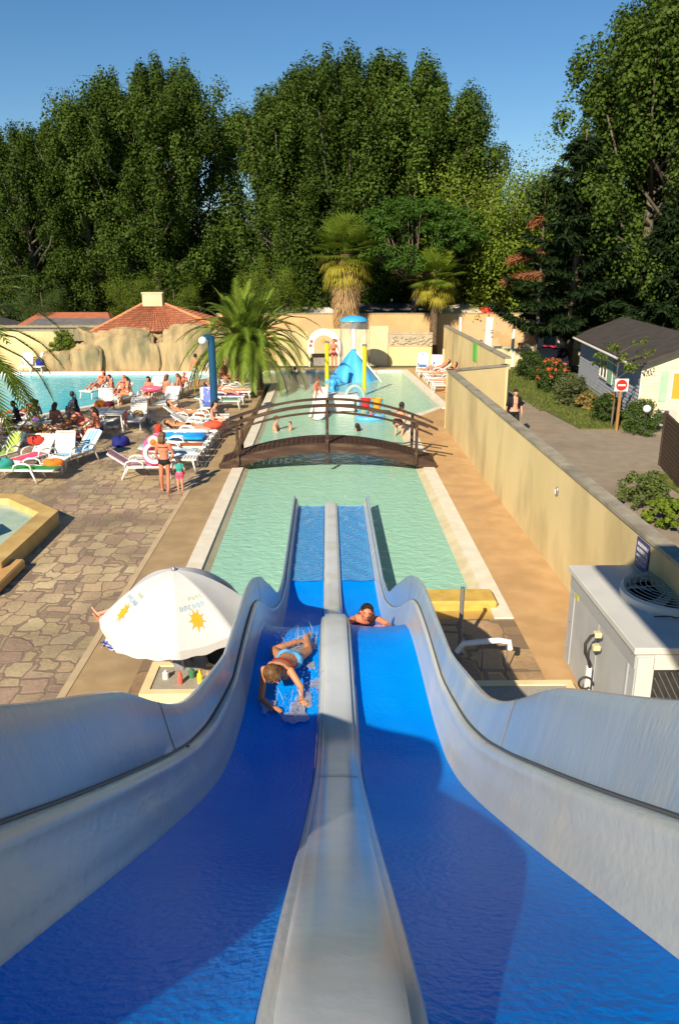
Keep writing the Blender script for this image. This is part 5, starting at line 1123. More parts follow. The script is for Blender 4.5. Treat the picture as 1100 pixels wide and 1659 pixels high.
# --- in and around the pool
Jsit = pose(pelvis=(0, 0, .12), chest=(0, .02, .42), neck=(0, .0, .58), head=(0, -.03, .74), shR=(.165, 0, .52), shL=(-.165, 0, .52), elR=(.22, -.1, .3), wrR=(.15, -.3, .28), haR=(.12, -.39, .27), elL=(-.22, -.08, .3), wrL=(-.2, -.28, .22), haL=(-.17, -.37, .2),
            hiR=(.085, -.02, .11), knR=(.13, -.42, .2), anR=(.1, -.8, .07), toR=(.11, -.92, .13), hiL=(-.085, -.02, .11), knL=(-.13, -.42, .22), anL=(-.1, -.8, .07), toL=(-.11, -.92, .13), face=(.1, -1, -.15))
def at(u, v, z=0): return G(u, v, z)
p = at(447, 702, -.2); person('bare-shouldered man sitting low in the water near the left pool edge behind the bridge', Jsit, (p.x, p.y, -.42), R(80), 1.05, skin_l, hair_b, (('swim_shorts', C_['navy'], 'shorts', .5),), voxel=.016)
p = at(469, 701, -.2); person('small child sitting in the water in front of the man by the left pool edge', Jsit, (p.x + .05, p.y, -.38), R(-80), .72, skin_l, hair_f, (('swim_shorts', C_['red'], 'shorts', .4),), voxel=.02)
p = at(579, 702, -.2); person('dark haired swimmer with only head and shoulders above water', Jsit, (p.x, p.y, -.72), R(200), 1.05, skin, hair_k, (), voxel=.018, long=True)
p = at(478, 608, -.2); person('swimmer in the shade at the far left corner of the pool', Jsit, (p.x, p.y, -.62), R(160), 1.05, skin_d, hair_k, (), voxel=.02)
Jbend = pose(pelvis=(0, .1, .58), chest=(0, -.16, .80), neck=(0, -.28, .92), head=(0, -.35, 1.05), right=(1, 0, 0), face=(.4, -1, -.1), shR=(.165, -.24, .86), shL=(-.165, -.24, .86), elR=(.22, -.34, .62), wrR=(.12, -.5, .48), haR=(.08, -.58, .42), elL=(-.22, -.34, .62), wrL=(-.12, -.5, .48), haL=(-.08, -.58, .42),
             hiR=(.085, .1, .55), knR=(.13, -.25, .42), anR=(.11, -.02, .08), toR=(.12, -.16, .035), hiL=(-.085, .1, .55), knL=(-.13, -.25, .42), anL=(-.11, -.02, .08), toL=(-.12, -.16, .035))
p = at(648, 712, 0); person('woman in a black bikini crouching at the right pool edge behind the bridge', Jbend, (2.62, 28.6, -.15), R(160), 1.08, skin_l, hair_k, (('bikini_bottom', C_['black'], 'brief'), ('bikini_top', C_['black'], 'top', .0, .05)), True, 1.05, .014, long=True)
p = at(600, 683, -.2); person('small child in pink arm bands sitting in the blue ring', Jsit, (p.x, p.y, -.26), R(10), .6, skin_l, hair_b, (('pink_swimsuit', C_['pink'], 'shirt', .4),), voxel=.024)
mb = MB(); 
mb.tube([(.30 * math.cos(a), .30 * math.sin(a), 0) for a in [i * math.pi / 12 for i in range(25)]], .10, 10, cap=False)
o = mb.build('swim_ring', mat('light_blue_vinyl', (.10, .42, .80), None, rough=.25), smooth='all', loc=(p.x, p.y, -.04)); tag(o, 'light blue swim ring round the small child in the pool', 'swim ring'); o.scale = (1.6, 1.2, 1)

# ============================================================ loungers
lg_m = white
def lounger(angle, name='sun_lounger'):
    t = thing(name, '', 'sun lounger', (0, 0, 0)); hx = -.25; z = .36
    mb = MB()
    for s in (-1, 1): mb.box((.33, s * .3, z), (1.2, .05, .06), bev=.012)
    mb.box((.95, 0, z), (.06, .65, .06), bev=.012)
    for i in range(12): mb.box((-.2 + i * .095, 0, z + .012), (.07, .56, .018))
    mb.build('seat', lg_m, t)
    M_ = Matrix.Translation((hx, 0, z)) @ Matrix.Rotation(R(angle), 4, 'Y') ; mb = MB()
    for s in (-1, 1): mb.box((-.36, s * .29, 0), (.74, .045, .05), M=M_, bev=.012)
    mb.box((-.71, 0, 0), (.06, .6, .05), M=M_, bev=.012)
    for i in range(8): mb.box((-.08 - i * .078, 0, .008), (.06, .54, .018), M=M_)
    mb.build('backrest', lg_m, t)
    for x_, dx in ((-.32, -.16), (.86, .08)):
        for s in (-1, 1):
            mb = MB(); mb.tube([(x_, s * .3, z), (x_ + dx * .5, s * .31, z * .5), (x_ + dx, s * .32, 0)], [.032, .028, .026], 8); mb.build('leg', lg_m, t, smooth='all')
    for s in (-1, 1):
        mb = MB(); mb.tube([(.18, s * .33, z), (.14, s * .335, z + .14), (.02, s * .335, z + .2), (-.2, s * .335, z + .21), (-.32, s * .335, z + .16), (-.38, s * .33, z)], [.022, .024, .028, .028, .024, .022], 8, flat=1.0); mb.build('armrest', lg_m, t, smooth='all')
    return t
LP = {}
used = set()
GL = 'white plastic sun loungers round the pools'
def place_l(a, x, y, rz, label):
    if a not in LP:
        t = lounger(a); LP[a] = t; t.location = (x, y, .004); t.rotation_euler.z = R(rz); t['label'] = label; t['group'] = GL; return t
    return dup(LP[a], (x, y, .004), R(rz), label, GL)
def towel(l, a, c, name, label, seat=True, back=True, cm=None, cat='towel', y=.26):
    """a towel lying along a lounger, following seat and backrest"""
    pts = []
    if back:
        for k in range(7): f = 1 - k / 6; pts.append((-.25 - .74 * f * math.cos(R(a)), .36 + .74 * f * math.sin(R(a)) + .035, f))
    if seat:
        for k in range(9): pts.append((-.22 + k * .13, .36 + .045 + .006 * math.sin(k * 2.), 0))
    rr = random.Random(len(label)); mb = MB(); n = 8
    for x_, z_, f in pts:
        for j in range(n + 1): v = j / n * 2 - 1; mb.v.append((x_ + rr.uniform(-.006, .006), v * y, z_ + rr.uniform(-.006, .008) - (.05 if abs(v) > .99 else 0)))
    for i in range(len(pts) - 1):
        for j in range(n): mb.f.append((i * (n + 1) + j, i * (n + 1) + j + 1, (i + 1) * (n + 1) + j + 1, (i + 1) * (n + 1) + j))
    o = mb.build(name, cm or c, smooth='all', fix=False); o.location = l.location; o.rotation_euler = l.rotation_euler; return tag(o, label, cat)
def stripes(name, c1, c2, s=9):
    m = mat(name, c1); m_L = m.node_tree.links.new; wv = _n(m, 'ShaderNodeTexWave', bands_direction='Y'); wv.inputs['Scale'].default_value = s / 3; tc = _n(m, 'ShaderNodeTexCoord'); m_L(tc.outputs['Object'], wv.inputs[0])
    r = _n(m, 'ShaderNodeMapRange'); r.inputs[1].default_value = .4; r.inputs[2].default_value = .6; m_L(wv.outputs[0], r.inputs[0])
    x_ = _n(m, 'ShaderNodeMix', data_type='RGBA'); x_.inputs['A'].default_value = (*c1, 1); x_.inputs['B'].default_value = (*c2, 1); m_L(r.outputs[0], x_.inputs[0]); m_L(x_.outputs['Result'], m.node_tree.nodes['Principled BSDF'].inputs['Base Color']); return m
# reclining, lying and perching figures; local +x points to the foot of the lounger
def Jrec(a, kn=.1):
    c, s = math.cos(R(a)), math.sin(R(a)); z0 = .36 + .13; P = V3(-.16, 0, z0)
    def b(d, h=0): return V3(-.2 - d * c + h * s, 0, z0 + d * s + h * c)
    def o(v, y): return V3(v.x, y, v.z)
    J = dict(right=V3(0, -1, 0), pelvis=P, chest=b(.34), neck=b(.5), head=b(.66, .03), face=V3(s * .9 + .15, 0, c * .9 + .1))
    for q, y in (('R', -1), ('L', 1)):
        J['sh' + q] = o(b(.46), .165 * y); J['el' + q] = o(b(.2, .03), .25 * y); J['wr' + q] = V3(.0, .2 * y, z0 + .06); J['ha' + q] = V3(.09, .15 * y, z0 + .07)
        J['hi' + q] = V3(-.12, .085 * y, z0 - .02); J['kn' + q] = V3(.28, .1 * y, z0 - .03 + kn); J['an' + q] = V3(.68, .1 * y, .36 + .07); J['to' + q] = V3(.76, .12 * y, .36 + .18)
    return J
Jperch = dict(right=V3(0, -1, 0), pelvis=V3(0, 0, .50), chest=V3(.05, 0, .82), neck=V3(.09, 0, .97), head=V3(.14, 0, 1.12), face=V3(1, 0, -.3))
for q, y in (('R', -1), ('L', 1)):
    Jperch.update({'sh' + q: V3(.07, .165 * y, .92), 'el' + q: V3(.12, .24 * y, .66), 'wr' + q: V3(.33, .16 * y, .62), 'ha' + q: V3(.42, .12 * y, .60), 'hi' + q: V3(.03, .085 * y, .47), 'kn' + q: V3(.43, .13 * y, .50), 'an' + q: V3(.42, .13 * y, .08), 'to' + q: V3(.56, .14 * y, .035)})
Jprone = dict(right=V3(0, 1, 0), pelvis=V3(-.02, 0, .48), chest=V3(-.36, 0, .50), neck=V3(-.52, 0, .52), head=V3(-.66, 0, .53), face=V3(-.3, .8, -.35))
for q, y in (('R', 1), ('L', -1)):
    Jprone.update({'sh' + q: V3(-.46, .165 * y, .50), 'el' + q: V3(-.56, .27 * y, .43), 'wr' + q: V3(-.74, .16 * y, .42), 'ha' + q: V3(-.82, .1 * y, .42), 'hi' + q: V3(.03, .085 * y, .47), 'kn' + q: V3(.42, .09 * y, .44), 'an' + q: V3(.80, .08 * y, .44), 'to' + q: V3(.90, .07 * y, .40)})
Jlie = Jrec(8, .0)
FIG = {}
def fig(kind, label, base, rz, sk, hair, wc, sc_=1.0, female=True, dx=0.0, dz=0.0, long=False):
    """a figure on a lounger; the first of a pose is grown, the others reuse its mesh with their own skin and swimwear"""
    loc = (base[0] + dx * math.cos(R(rz)), base[1] + dx * math.sin(R(rz)), base[2] + dz)
    if kind not in FIG:
        J = {'rec': Jrec(35, .12), 'up': Jrec(55, .18), 'perch': Jperch, 'prone': Jprone, 'lie': Jlie}[kind]
        o = person(label, J, loc, R(rz), sc_, sk, hair, (('swim_bottom', wc, 'brief', .06, -.14), ('swim_top', wc, 'top', -.01, .05)), female, 1.0, .02, long=True); FIG[kind] = o; return o
    o = dup(FIG[kind], loc, R(rz), label, scale=sc_, mats={'person': sk, 'hair': hair, 'hair_lock': hair, 'swim_bottom': wc, 'swim_top': wc if female else sk}); return o
def on(l, kind, label, sk, hair, wc, **k): rz = math.degrees(l.rotation_euler.z); return fig(kind, label, l.location, rz, sk, hair, wc, **k)
# the long row on the terrace by the pool, feet toward the water
row = []
for i in range(9):
    l = place_l((0, 12, 0, 12, 0, 0, 35, 12, 0)[i], -4.95 + .02 * i - .02, 23.35 + i * .86, (2, -3, 1, 3, -2, 0, 2, -1, 2)[i], ['first (nearest) lounger of the long row beside the pool, empty', 'second nearest lounger of the long row, with a pale blue mat', 'third lounger of the long row, under an orange towel', 'fourth lounger of the long row, under a bright blue airbed', 'fifth lounger of the long row, with the airbed end on it', 'sixth lounger of the row, just in front of the blue lamp post', 'lounger with raised back level with the blue lamp post', 'second lounger beyond the blue lamp post', 'farthest lounger of the long row beside the pool'][i]); row.append(l)
towel(row[1], 12, C_['white'], 'lounger_mat', 'pale blue mat on the second nearest lounger of the row', cm=cloth('pale_blue_cloth', (.45, .6, .68)), cat='mat')
towel(row[2], 0, C_['orange'], 'beach_towel', 'rust orange towel on the third lounger of the row', back=False, cm=cloth('rust_cloth', (.5, .12, .03)))
mb = MB()
for i in range(7): mb.tube([(-.85, -.36 + i * .12, .47), (-.4, -.36 + i * .12, .49), (.2, -.36 + i * .12, .48), (.75, -.36 + i * .12, .47)], .064, 8)
o = mb.build('airbed', mat('bright_blue_vinyl', (.02, .28, .80), (.03, .4, .85), 3, .25), smooth='all'); o.location = row[3].location; tag(o, 'bright blue inflatable airbed lying over the fourth lounger of the row', 'airbed')
mb = MB()
for i in range(3): mb.tube([(-.3, -.12 + i * .12, .48), (.75, -.12 + i * .12, .48)], .062, 8)
o = mb.build('airbed', mat('white_vinyl', (.75, .78, .8), None, rough=.25), smooth='all'); o.location = row[4].location; tag(o, 'narrow white inflatable mat behind the blue airbed', 'airbed')
fig('lie', 'sunbather in dark swimwear lying on the sixth lounger of the row by the lamp post', row[5].location, 0, skin, hair_k, C_['black'])
fig('perch', 'person with a teal cloth sitting low to the right of the blue lamp post', row[6].location + V3(.6, .1, 0), -20, skin_l, hair_k, C_['black'])
mb = MB(); mb.ball((0, 0, .16), (.36, .28, .15), 16, 10); o = mb.build('beach_bag', cloth('coral_cloth', (.72, .10, .05)), smooth='all'); o.location = row[5].location + V3(.75, .1, .35); tag(o, 'coral red bag on the foot of the sixth lounger, right of the lamp post', 'bag')
# second stretch behind the lamp post
s_lab = [('lounger with a blue towel over its raised back behind the lamp post', 55, -5.05, 33.0, -80), ('white lounger whose foot shows right of the lamp post', 12, -4.75, 33.9, 2), ('lounger with a purple towel right of the lamp post', 12, -4.7, 35.2, 0), ('white lounger left of the date palm trunks', 0, -4.55, 36.5, 3), ('farthest white lounger in front of the date palm', 0, -4.4, 37.7, 0)]
sl2 = [place_l(a, x, y, rz, lb) for lb, a, x, y, rz in s_lab]
towel(sl2[0], 55, C_['blue'], 'beach_towel', 'cornflower blue towel over the raised lounger back behind the lamp post', cm=cloth('cornflower_cloth', (.16, .22, .62)))
towel(sl2[2], 12, C_['purple'], 'beach_towel', 'purple towel spread on the lounger right of the lamp post')
fig('prone', 'sunbather lying face down on the lounger left of the date palm trunks', sl2[3].location, 3, skin_l, hair_b, C_['salmon'])
towel(sl2[1], 12, C_['green'], 'beach_towel', 'green towel hanging on the lounger right of the lamp post', cm=cloth('seagreen_cloth', (.12, .38, .22)))
fig('rec', 'sunbather in purple lying propped up beside the purple towel', sl2[2].location, 0, skin, hair_k, C_['purple'])
# lounger with the pink ring, side on
lr = place_l(35, -5.55, 22.45, 4, 'side-on lounger with raised back carrying the pink ring, left of the woman in black')
towel(lr, 35, None, 'beach_towel', 'pink and grey striped towel on the lounger carrying the pink ring', cm=stripes('pink_grey_stripes', (.5, .2, .26), (.3, .24, .26)))
mb = MB(); mb.tube([(.27 * math.cos(a), 0, .27 * math.sin(a)) for a in [i * math.pi / 12 for i in range(25)]], .085, 12, cap=False)
ringm = stripes('pink_white_vinyl', (.82, .05, .22), (.8, .75, .75), 4); o = mb.build('swim_ring', ringm, smooth='all'); o.location = (-5.05, 22.3, .75); o.rotation_euler = (R(-25), 0, R(15)); tag(o, 'upright pink and white swim ring on the side-on lounger', 'swim ring')
mb = MB(); mb.tube([(.24 * math.cos(a), .24 * math.sin(a), .0) for a in [i * math.pi / 12 for i in range(25)]], .08, 12, cap=False); o = mb.build('swim_ring', mat('rose_vinyl', (.78, .12, .32), None, rough=.3), smooth='all'); o.location = (-5.15, 22.75, .98); o.rotation_euler = (R(30), R(-20), 0); tag(o, 'rose swim ring leaning behind the pink and white ring', 'swim ring')
mb = MB(); mb.ball((0, 0, 0), .17, 20, 12); o = mb.build('beach_ball', stripes('orange_white_vinyl', (.78, .16, .02), (.8, .7, .6), 5), smooth='all'); q = at(254, 762, 1.1); o.location = (-4.72, 20.9, 1.42); tag(o, 'orange and white ball held at the left side of the woman in black', 'ball')
# cluster at the left
cl = [(131, 748, 45, -118, 'lounger with a light blue striped towel at the right end of the left cluster'), (103, 757, 66, -92, 'empty lounger with a tall slatted upright back in the left cluster'), (58, 756, 45, -112, 'lounger with red and pink things on it, left of the upright white back'),
      (8, 752, 45, -112, 'lounger with a lime towel cut by the left edge of the photo'), (42, 778, 0, 176, 'nearest lounger of the left cluster, side on with a green mat'), (36, 712, 35, 190, 'lounger pointing left behind the lime towel lounger'), (170, 672, 66, -92, 'lounger with upright back and an orange bundle near the lagoon'),
      (224, 690, 66, -90, 'lone lounger with upright slatted back in the middle of the terrace'), (274, 663, 45, -100, 'lounger with raised back left of the blue lamp post row'), (238, 655, 0, -95, 'lounger in front of the people with the pink board'), (196, 652, 35, -100, 'lounger under the seated people by the lagoon edge'),
      (92, 716, 12, 185, 'lounger among the orange towels behind the upright white back'), (128, 712, 35, 160, 'lounger with the pink towel behind the light blue towel'), (12, 722, 45, 185, 'lounger behind the lime towel at the left edge')]
cll = []
for u, v, a, rz, lb in cl:
    p = at(u, v); cll.append(place_l(a, p.x, p.y, rz, lb))
towel(cll[0], 45, None, 'beach_towel', 'light blue and white striped towel on a raised lounger', cm=stripes('blue_white_stripes', (.10, .42, .80), (.5, .7, .82), 8))
towel(cll[2], 45, C_['pink'], 'beach_towel', 'magenta towel on the lounger left of the upright white back', back=False)
towel(cll[3], 45, C_['lime'], 'beach_towel', 'lime green towel at the left edge of the photo')
towel(cll[4], 0, C_['green'], 'lounger_mat', 'green mat on the nearest side-on lounger', cat='mat')
towel(cll[11], 12, C_['orange'], 'beach_towel', 'orange and ochre towel among the people at the left', cm=cloth('ochre_cloth', (.62, .26, .03)))
def bag(x, y, z, c, sz, label, name='beach_bag', cat='bag'):
    mb = MB(); rr = random.Random(int(abs(x * 100)) + int(y * 10))
    mb.grid(lambda u, v: (sz[0] * math.cos(u * 6.2832) * math.sin(.1 + v * 1.75) * (1 + .1 * math.sin(u * 18.85)), sz[1] * math.sin(u * 6.2832) * math.sin(.1 + v * 1.75) * (1 + .1 * math.cos(u * 25.13)), sz[2] * max(0, math.cos(v * 1.5708))**.7 * (1 + .12 * math.sin(u * 12.566 + v * 3))), 20, 8)
    o = mb.build(name, c, smooth='all', fix=False); o.location = (x, y, z); return tag(o, label, cat)
q = cll[2].location; bag(q.x - .1, q.y + .55, .62, C_['red'], (.26, .16, .22), 'bright red cloth bundle hung on the lounger left of the upright back')
q = cll[4].location; bag(q.x + .75, q.y + .3, .36, C_['orange'], (.3, .2, .2), 'orange red bundle at the right end of the nearest side-on lounger'); bag(q.x - .7, q.y + .1, .38, C_['teal'], (.36, .24, .24), 'dark teal bundle on the nearest side-on lounger at the left')
q = cll[6].location; bag(q.x - .1, q.y - .2, .38, C_['orange'], (.24, .2, .24), 'orange bundle on the upright lounger near the lagoon'); bag(q.x + .25, q.y - .1, .38, C_['maroon'], (.2, .18, .2), 'dark red bundle right of the orange bundle near the lagoon')
q = cll[7].location; bag(q.x + .05, q.y - .05, .38, C_['tan'], (.2, .16, .24), 'tan bag on the seat of the lone upright lounger'); bag(q.x + .42, q.y + .2, 0, C_['grey'], (.16, .16, .3), 'grey bag on the paving beside the lone upright lounger')
ex = [(30, 690, 35, 200, 'lounger near the dark figures at the lagoon edge', 'rec', 'sunbather lying near the dark figures by the lagoon', skin_r, 'maroon'), (78, 700, 35, 185, 'lounger between the purple shorts figure and the orange towels', None, '', None, None),
      (150, 700, 12, 175, 'lounger half hidden behind the pink hooded towel', None, '', None, None), (250, 640, 35, -100, 'lounger under the girl with the pink float', None, '', None, None), (292, 640, 45, -100, 'lounger beside the sunburnt man at the lagoon end', 'rec', 'sunbather on the lounger beside the sunburnt man', skin_r, 'black'),
      (305, 690, 35, -12, 'lounger with a cream cushion just left of the airbeds', 'rec', 'sunbather with raised head left of the airbeds', skin, 'white'), (160, 642, 35, -110, 'lounger by the lagoon edge left of the upright orange bundle lounger', 'up', 'person reading on the lounger by the lagoon edge', skin_r, 'maroon')]
for u, v, a, rz, lb, kd, pl, sk_, wc_ in ex:
    p = at(u, v); l_ = place_l(a, p.x, p.y, rz, lb); cll.append(l_)
    if kd: on(l_, kd, pl, sk_, hair_k, C_[wc_])
bag(-6.35, 28.9, 0, C_['red'], (.12, .1, .3), 'small red can standing on the paving right of the lone lounger', 'red_bag', 'bag')
q = at(196, 722); bag(q.x, q.y, 0, C_['navy'], (.3, .3, .32), 'navy rucksack on the paving right of the dark haired man')
# white table with a towel hung over it
p = at(182, 700); t = thing('plastic_table', 'white plastic table with a red towel hanging off its right side', 'table', (p.x, p.y + .3, 0))
mb = MB(); mb.box((0, 0, .71), (.95, .75, .04), bev=.01); mb.box((0, -.3, .66), (.85, .04, .07)); mb.box((0, .3, .66), (.85, .04, .07)); mb.build('table_top', white, t)
for a in (-1, 1):
    for b in (-1, 1): mb = MB(); mb.tube([(a * .38, b * .28, .69), (a * .42, b * .32, 0)], [.035, .03], 8); mb.build('leg', white, t)
mb = MB(); mb.grid(lambda u, v: (.50 + .02 * math.sin(v * 8), -.3 + u * .5, .76 - v * .5), 6, 8); o = mb.build('hanging_towel', C_['salmon'], smooth='all', fix=False); o.location = (p.x, p.y + .3, 0); tag(o, 'salmon red towel hanging over the right side of the white table', 'towel')
# seated and lying people of the left cluster
p = at(163, 716); fig('perch', 'dark haired bare-backed man sitting right of the pink towelled child', (p.x, p.y, -.05), 170, skin_r, hair_k, C_['navy'], female=False, sc_=1.05)
o = on(cll[12], 'rec', 'child wrapped in a pink towel in the middle of the left cluster', skin_l, hair_f, C_['pink']); 
mb = MB(); mb.grid(lambda u, v: ((.30 + .05 * math.sin(u * 19)) * math.cos(u * 6.283) * (.35 + .75 * v), .3 * math.sin(u * 6.283) * (.35 + .75 * v), .95 - .85 * v), 24, 8); w_ = mb.build('bath_towel', C_['salmon'], smooth='all', fix=False); p = at(132, 712); w_.location = (p.x, p.y, .05); tag(w_, 'pink hooded bath towel wrapped round a child in the left cluster', 'towel')
on(cll[11], 'rec', 'woman in an orange bikini lying among the orange towels', skin, hair_b, C_['orange'])
p = at(85, 712); fig('perch', 'person sitting on the orange towels with back to the photo', (p.x, p.y + .5, 0), 80, skin_r, hair_b, C_['tan'])
p = at(110, 706); fig('perch', 'person with a white cap left of the pink towel', (p.x, p.y + .4, 0), 20, skin_l, C_['white'], C_['white'])
on(cll[13], 'lie', 'sunbather lying on the lounger at the left edge', skin, hair_k, C_['navy'])
p = at(62, 700); fig('perch', 'person in purple shorts sitting at the lagoon edge on the left', (p.x, p.y, 0), 120, skin_d, hair_k, C_['purple'])
p = at(34, 700); fig('perch', 'dark figure bending at the lagoon edge nearest the left side', (p.x, p.y, -.05), 200, mat('shaded_figure_black', (.015, .015, .018), None), hair_k, C_['black'])  # whole body coloured black to stand for the palm shade on it
p = at(124, 672); fig('perch', 'dark figure sitting alone on the lagoon rim in the shade', (p.x, p.y + .2, -.28), 200, mat('shaded_figure_dark', (.02, .022, .025), None), hair_k, C_['black'])  # shade on this figure is put into its dark body colour
on(cll[10], 'up', 'woman reclining under maroon cloth near the lagoon', skin_r, hair_b, C_['maroon'])
p = at(214, 655); fig('perch', 'woman in white sitting upright between the lagoon and the lone lounger', (p.x, p.y, 0), 185, skin, hair_k, C_['white'])
p = at(183, 650); fig('perch', 'person in dark maroon sitting at the lagoon edge left of the woman in white', (p.x, p.y + .3, -.05), 200, skin_r, hair_k, C_['maroon'])
p = at(247, 655); fig('perch', 'long haired girl holding a pink float on her lap', (p.x - .1, p.y + .2, 0), -100, skin_r, hair_k, C_['blue'], long=True)
p = at(249, 655); mb = MB(); mb.ball((0, 0, 0), (.50, .2, .14), 16, 10); o = mb.build('swim_float', mat('coral_pink_vinyl', (.82, .12, .2), None, rough=.3), smooth='all'); o.location = (p.x, p.y - .15, .72); tag(o, 'coral pink float on the lap of the long haired girl', 'float')
p = at(269, 652); fig('perch', 'girl with a ponytail sitting right of the girl with the pink float', (p.x, p.y + .2, 0), 60, skin_r, hair_b, C_['salmon'])
p = at(293, 650); fig('perch', 'sunburnt man sitting at the end of the lagoon rim', (p.x, p.y + .3, 0), 170, skin_r, hair_b, C_['grey'], female=False)
p = at(319, 628); person('person standing in the distance by the rock house, left of the lamp post', Js, (p.x, p.y, 0), R(150), 1.0, skin_r, hair_k, (('swim_shorts', C_['white'], 'shorts', .4),), True, .9, .022)
p = at(361, 622); fig('perch', 'woman in pink sitting in the distance between lamp post and date palm', (p.x, p.y, 0), -60, skin_l, hair_b, C_['pink'])
p = at(376, 632); fig('rec', 'sunbather with an orange top lying left of the palm trunks', (p.x, p.y, 0), -30, skin_r, hair_k, C_['orange'])
far = [(352, 618, 45, -60, 'distant lounger under the woman in pink'), (376, 632, 35, -30, 'distant lounger left of the palm trunks')]
for u, v, a, rz, lb in far: p = at(u, v); place_l(a, p.x, p.y, rz, lb)
place_l(66, -17.6, 46.5, -80, 'white lounger behind the lagoon at the far left'); place_l(66, -16.7, 46.55, -95, 'white lounger with a dark bundle behind the lagoon'); bag(-16.7, 46.3, .4, C_['navy'], (.3, .2, .35), 'dark bundle on the lounger behind the lagoon')
# right hand row by the far pool
rl = []
for i, (x_, y_, a, lb) in enumerate([(5.55, 46.0, 66, 'lounger with a sky blue towel at the far end of the right row'), (6.2, 45.0, 66, 'lounger with a navy parasol behind it in the right row'), (5.95, 43.6, 35, 'lounger under a sunbather below the navy cloth'), (6.1, 42.3, 12, 'middle lounger of the right row'), (6.1, 41.0, 35, 'lounger with a red clad sunbather in the right row'), (6.15, 39.7, 12, 'second nearest lounger of the right row'), (6.1, 38.4, 0, 'nearest lounger of the right row by the wall corner')]):
    rl.append(place_l(a, x_, y_, 180 if i > 1 else -100, lb))
towel(rl[0], 66, None, 'beach_towel', 'sky blue towel over the upright back of the farthest right lounger', cm=cloth('azure_cloth', (.06, .25, .68)))
towel(rl[1], 66, C_['navy'], 'beach_towel', 'navy towel over the upright back next to the sky blue one')
on(rl[2], 'rec', 'man lying back on the lounger under the navy towel', skin_r, hair_k, C_['red'], female=False); on(rl[3], 'lie', 'sunbather in pink lying flat in the middle of the right row', skin_l, hair_b, C_['pink'])
on(rl[4], 'up', 'sunbather in red sitting up in the right row', skin_r, hair_k, C_['red']); on(rl[5], 'prone', 'sunbather lying face down near the wall corner', skin_l, hair_b, C_['salmon'])
fig('perch', 'sunbather in coral sitting at the nearest end of the right row', rl[6].location + V3(.1, 0, 0), 180, skin_r, hair_k, C_['salmon'])
bag(6.75, 42.2, .0, mat('yellow_cloth', (.8, .42, .02), None), (.22, .2, .75), 'tall yellow bag against the further wall'); bag(6.9, 41.2, .0, C_['black'], (.2, .2, .6), 'black bag against the further wall')
person('distant bather in the raised pool behind the glass fence', Jsit, (9.6, 49.8, .55), R(60), 1.1, skin_r, hair_k, (), voxel=.025); person('second bather resting on the rim of the raised pool behind the glass', Jsit, (12.0, 49.7, .45), R(100), 1.0, skin_r, hair_b, (), voxel=.025)

# ============================================================ water play things
def seg_post(label, u, v0, ztop, y_=None):
    p = at(u, v0, -.1) if y_ is None else G(u, 600, 0, y_); t = thing('yellow_post', label, 'post', (p.x, p.y, -.6)); mb = MB(); mb.tube([(0, 0, 0), (0, 0, ztop + .6)], .10, 16); mb.build('pole', mat('yellow_lacquer', (.72, .62, .02), (.66, .55, .02), 3, .35), t, smooth=True)
    mb = MB(); mb.lathe([(.16, 0), (.16, .06), (.10, .1)], 16, (0, 0, 0)); mb.lathe([(.10, ztop + .55), (.12, ztop + .56), (.12, ztop + .64), (.0001, ztop + .66)], 16); mb.build('collar', grey_metal, t); return t
seg_post('yellow post left of the blue water cone', 530, 632, 2.3); seg_post('yellow post standing in front of the right flank of the blue cone', 590, 640, 2.3)
bluec = mat('sky_blue_fibreglass', (.06, .40, .85), (.05, .34, .78), 2, .3)
p = at(573, 618, -.1); t = thing('water_cone', 'blue pointed water mountain with a white slide chute in the far pool', 'water slide', (p.x, p.y + .6, -.6))
mb = MB(); mb.grid(lambda u, v: ((1.55 * (1 - v)**.9 * (1 + .1 * math.sin(u * 31.4)) + .06) * math.cos(u * 6.2832), (1.2 * (1 - v)**.9 * (1 + .1 * math.sin(u * 31.4)) + .06) * math.sin(u * 6.2832), 2.2 * v), 40, 12); mb.build('cone_shell', bluec, t, smooth='all', fix=False)
mb = MB(); pts = [(.15 + 1.45 * f, -.55, 2.0 - 1.72 * f) for f in [i / 8 for i in range(9)]]
for s in (-1, 1): mb.tube([(a, b + s * .2, c + .1) for a, b, c in pts], .05, 8)
mb.grid(lambda u, v: (.15 + 1.45 * v, -.75 + .4 * u, 2.02 - 1.72 * v), 4, 8); mb.build('chute', whitepaint, t, smooth='all', fix=False)
p = G(573, 580, 0, 45.2); t = thing('water_mushroom', 'white pole carrying a blue dome that sheds a curtain of water', 'fountain', (p.x, 45.2, -.6))
mb = MB(); mb.tube([(0, 0, 0), (0, 0, 3.75)], .13, 16); mb.build('pole', whitepaint, t, smooth=True)
mb = MB(); mb.lathe([(.72, 3.55), (.80, 3.56), (.78, 3.64), (.62, 3.76), (.38, 3.84), (.0001, 3.88)], 32); mb.lathe([(.0001, 3.6), (.72, 3.55)], 32); mb.build('dome', bluec, t, smooth=True)
mb = MB(); mb.grid(lambda u, v: ((.74 + .04 * math.sin(u * 70)) * math.cos(u * 6.2832), (.74 + .04 * math.sin(u * 50)) * math.sin(u * 6.2832), 3.55 - 3.0 * v), 64, 6); mb.build('water_curtain', watermat('falling_water', (1, 1, 1), (.8, .82, .8), .16, 12, .2, .4, 1.05), t, smooth='all', fix=False)
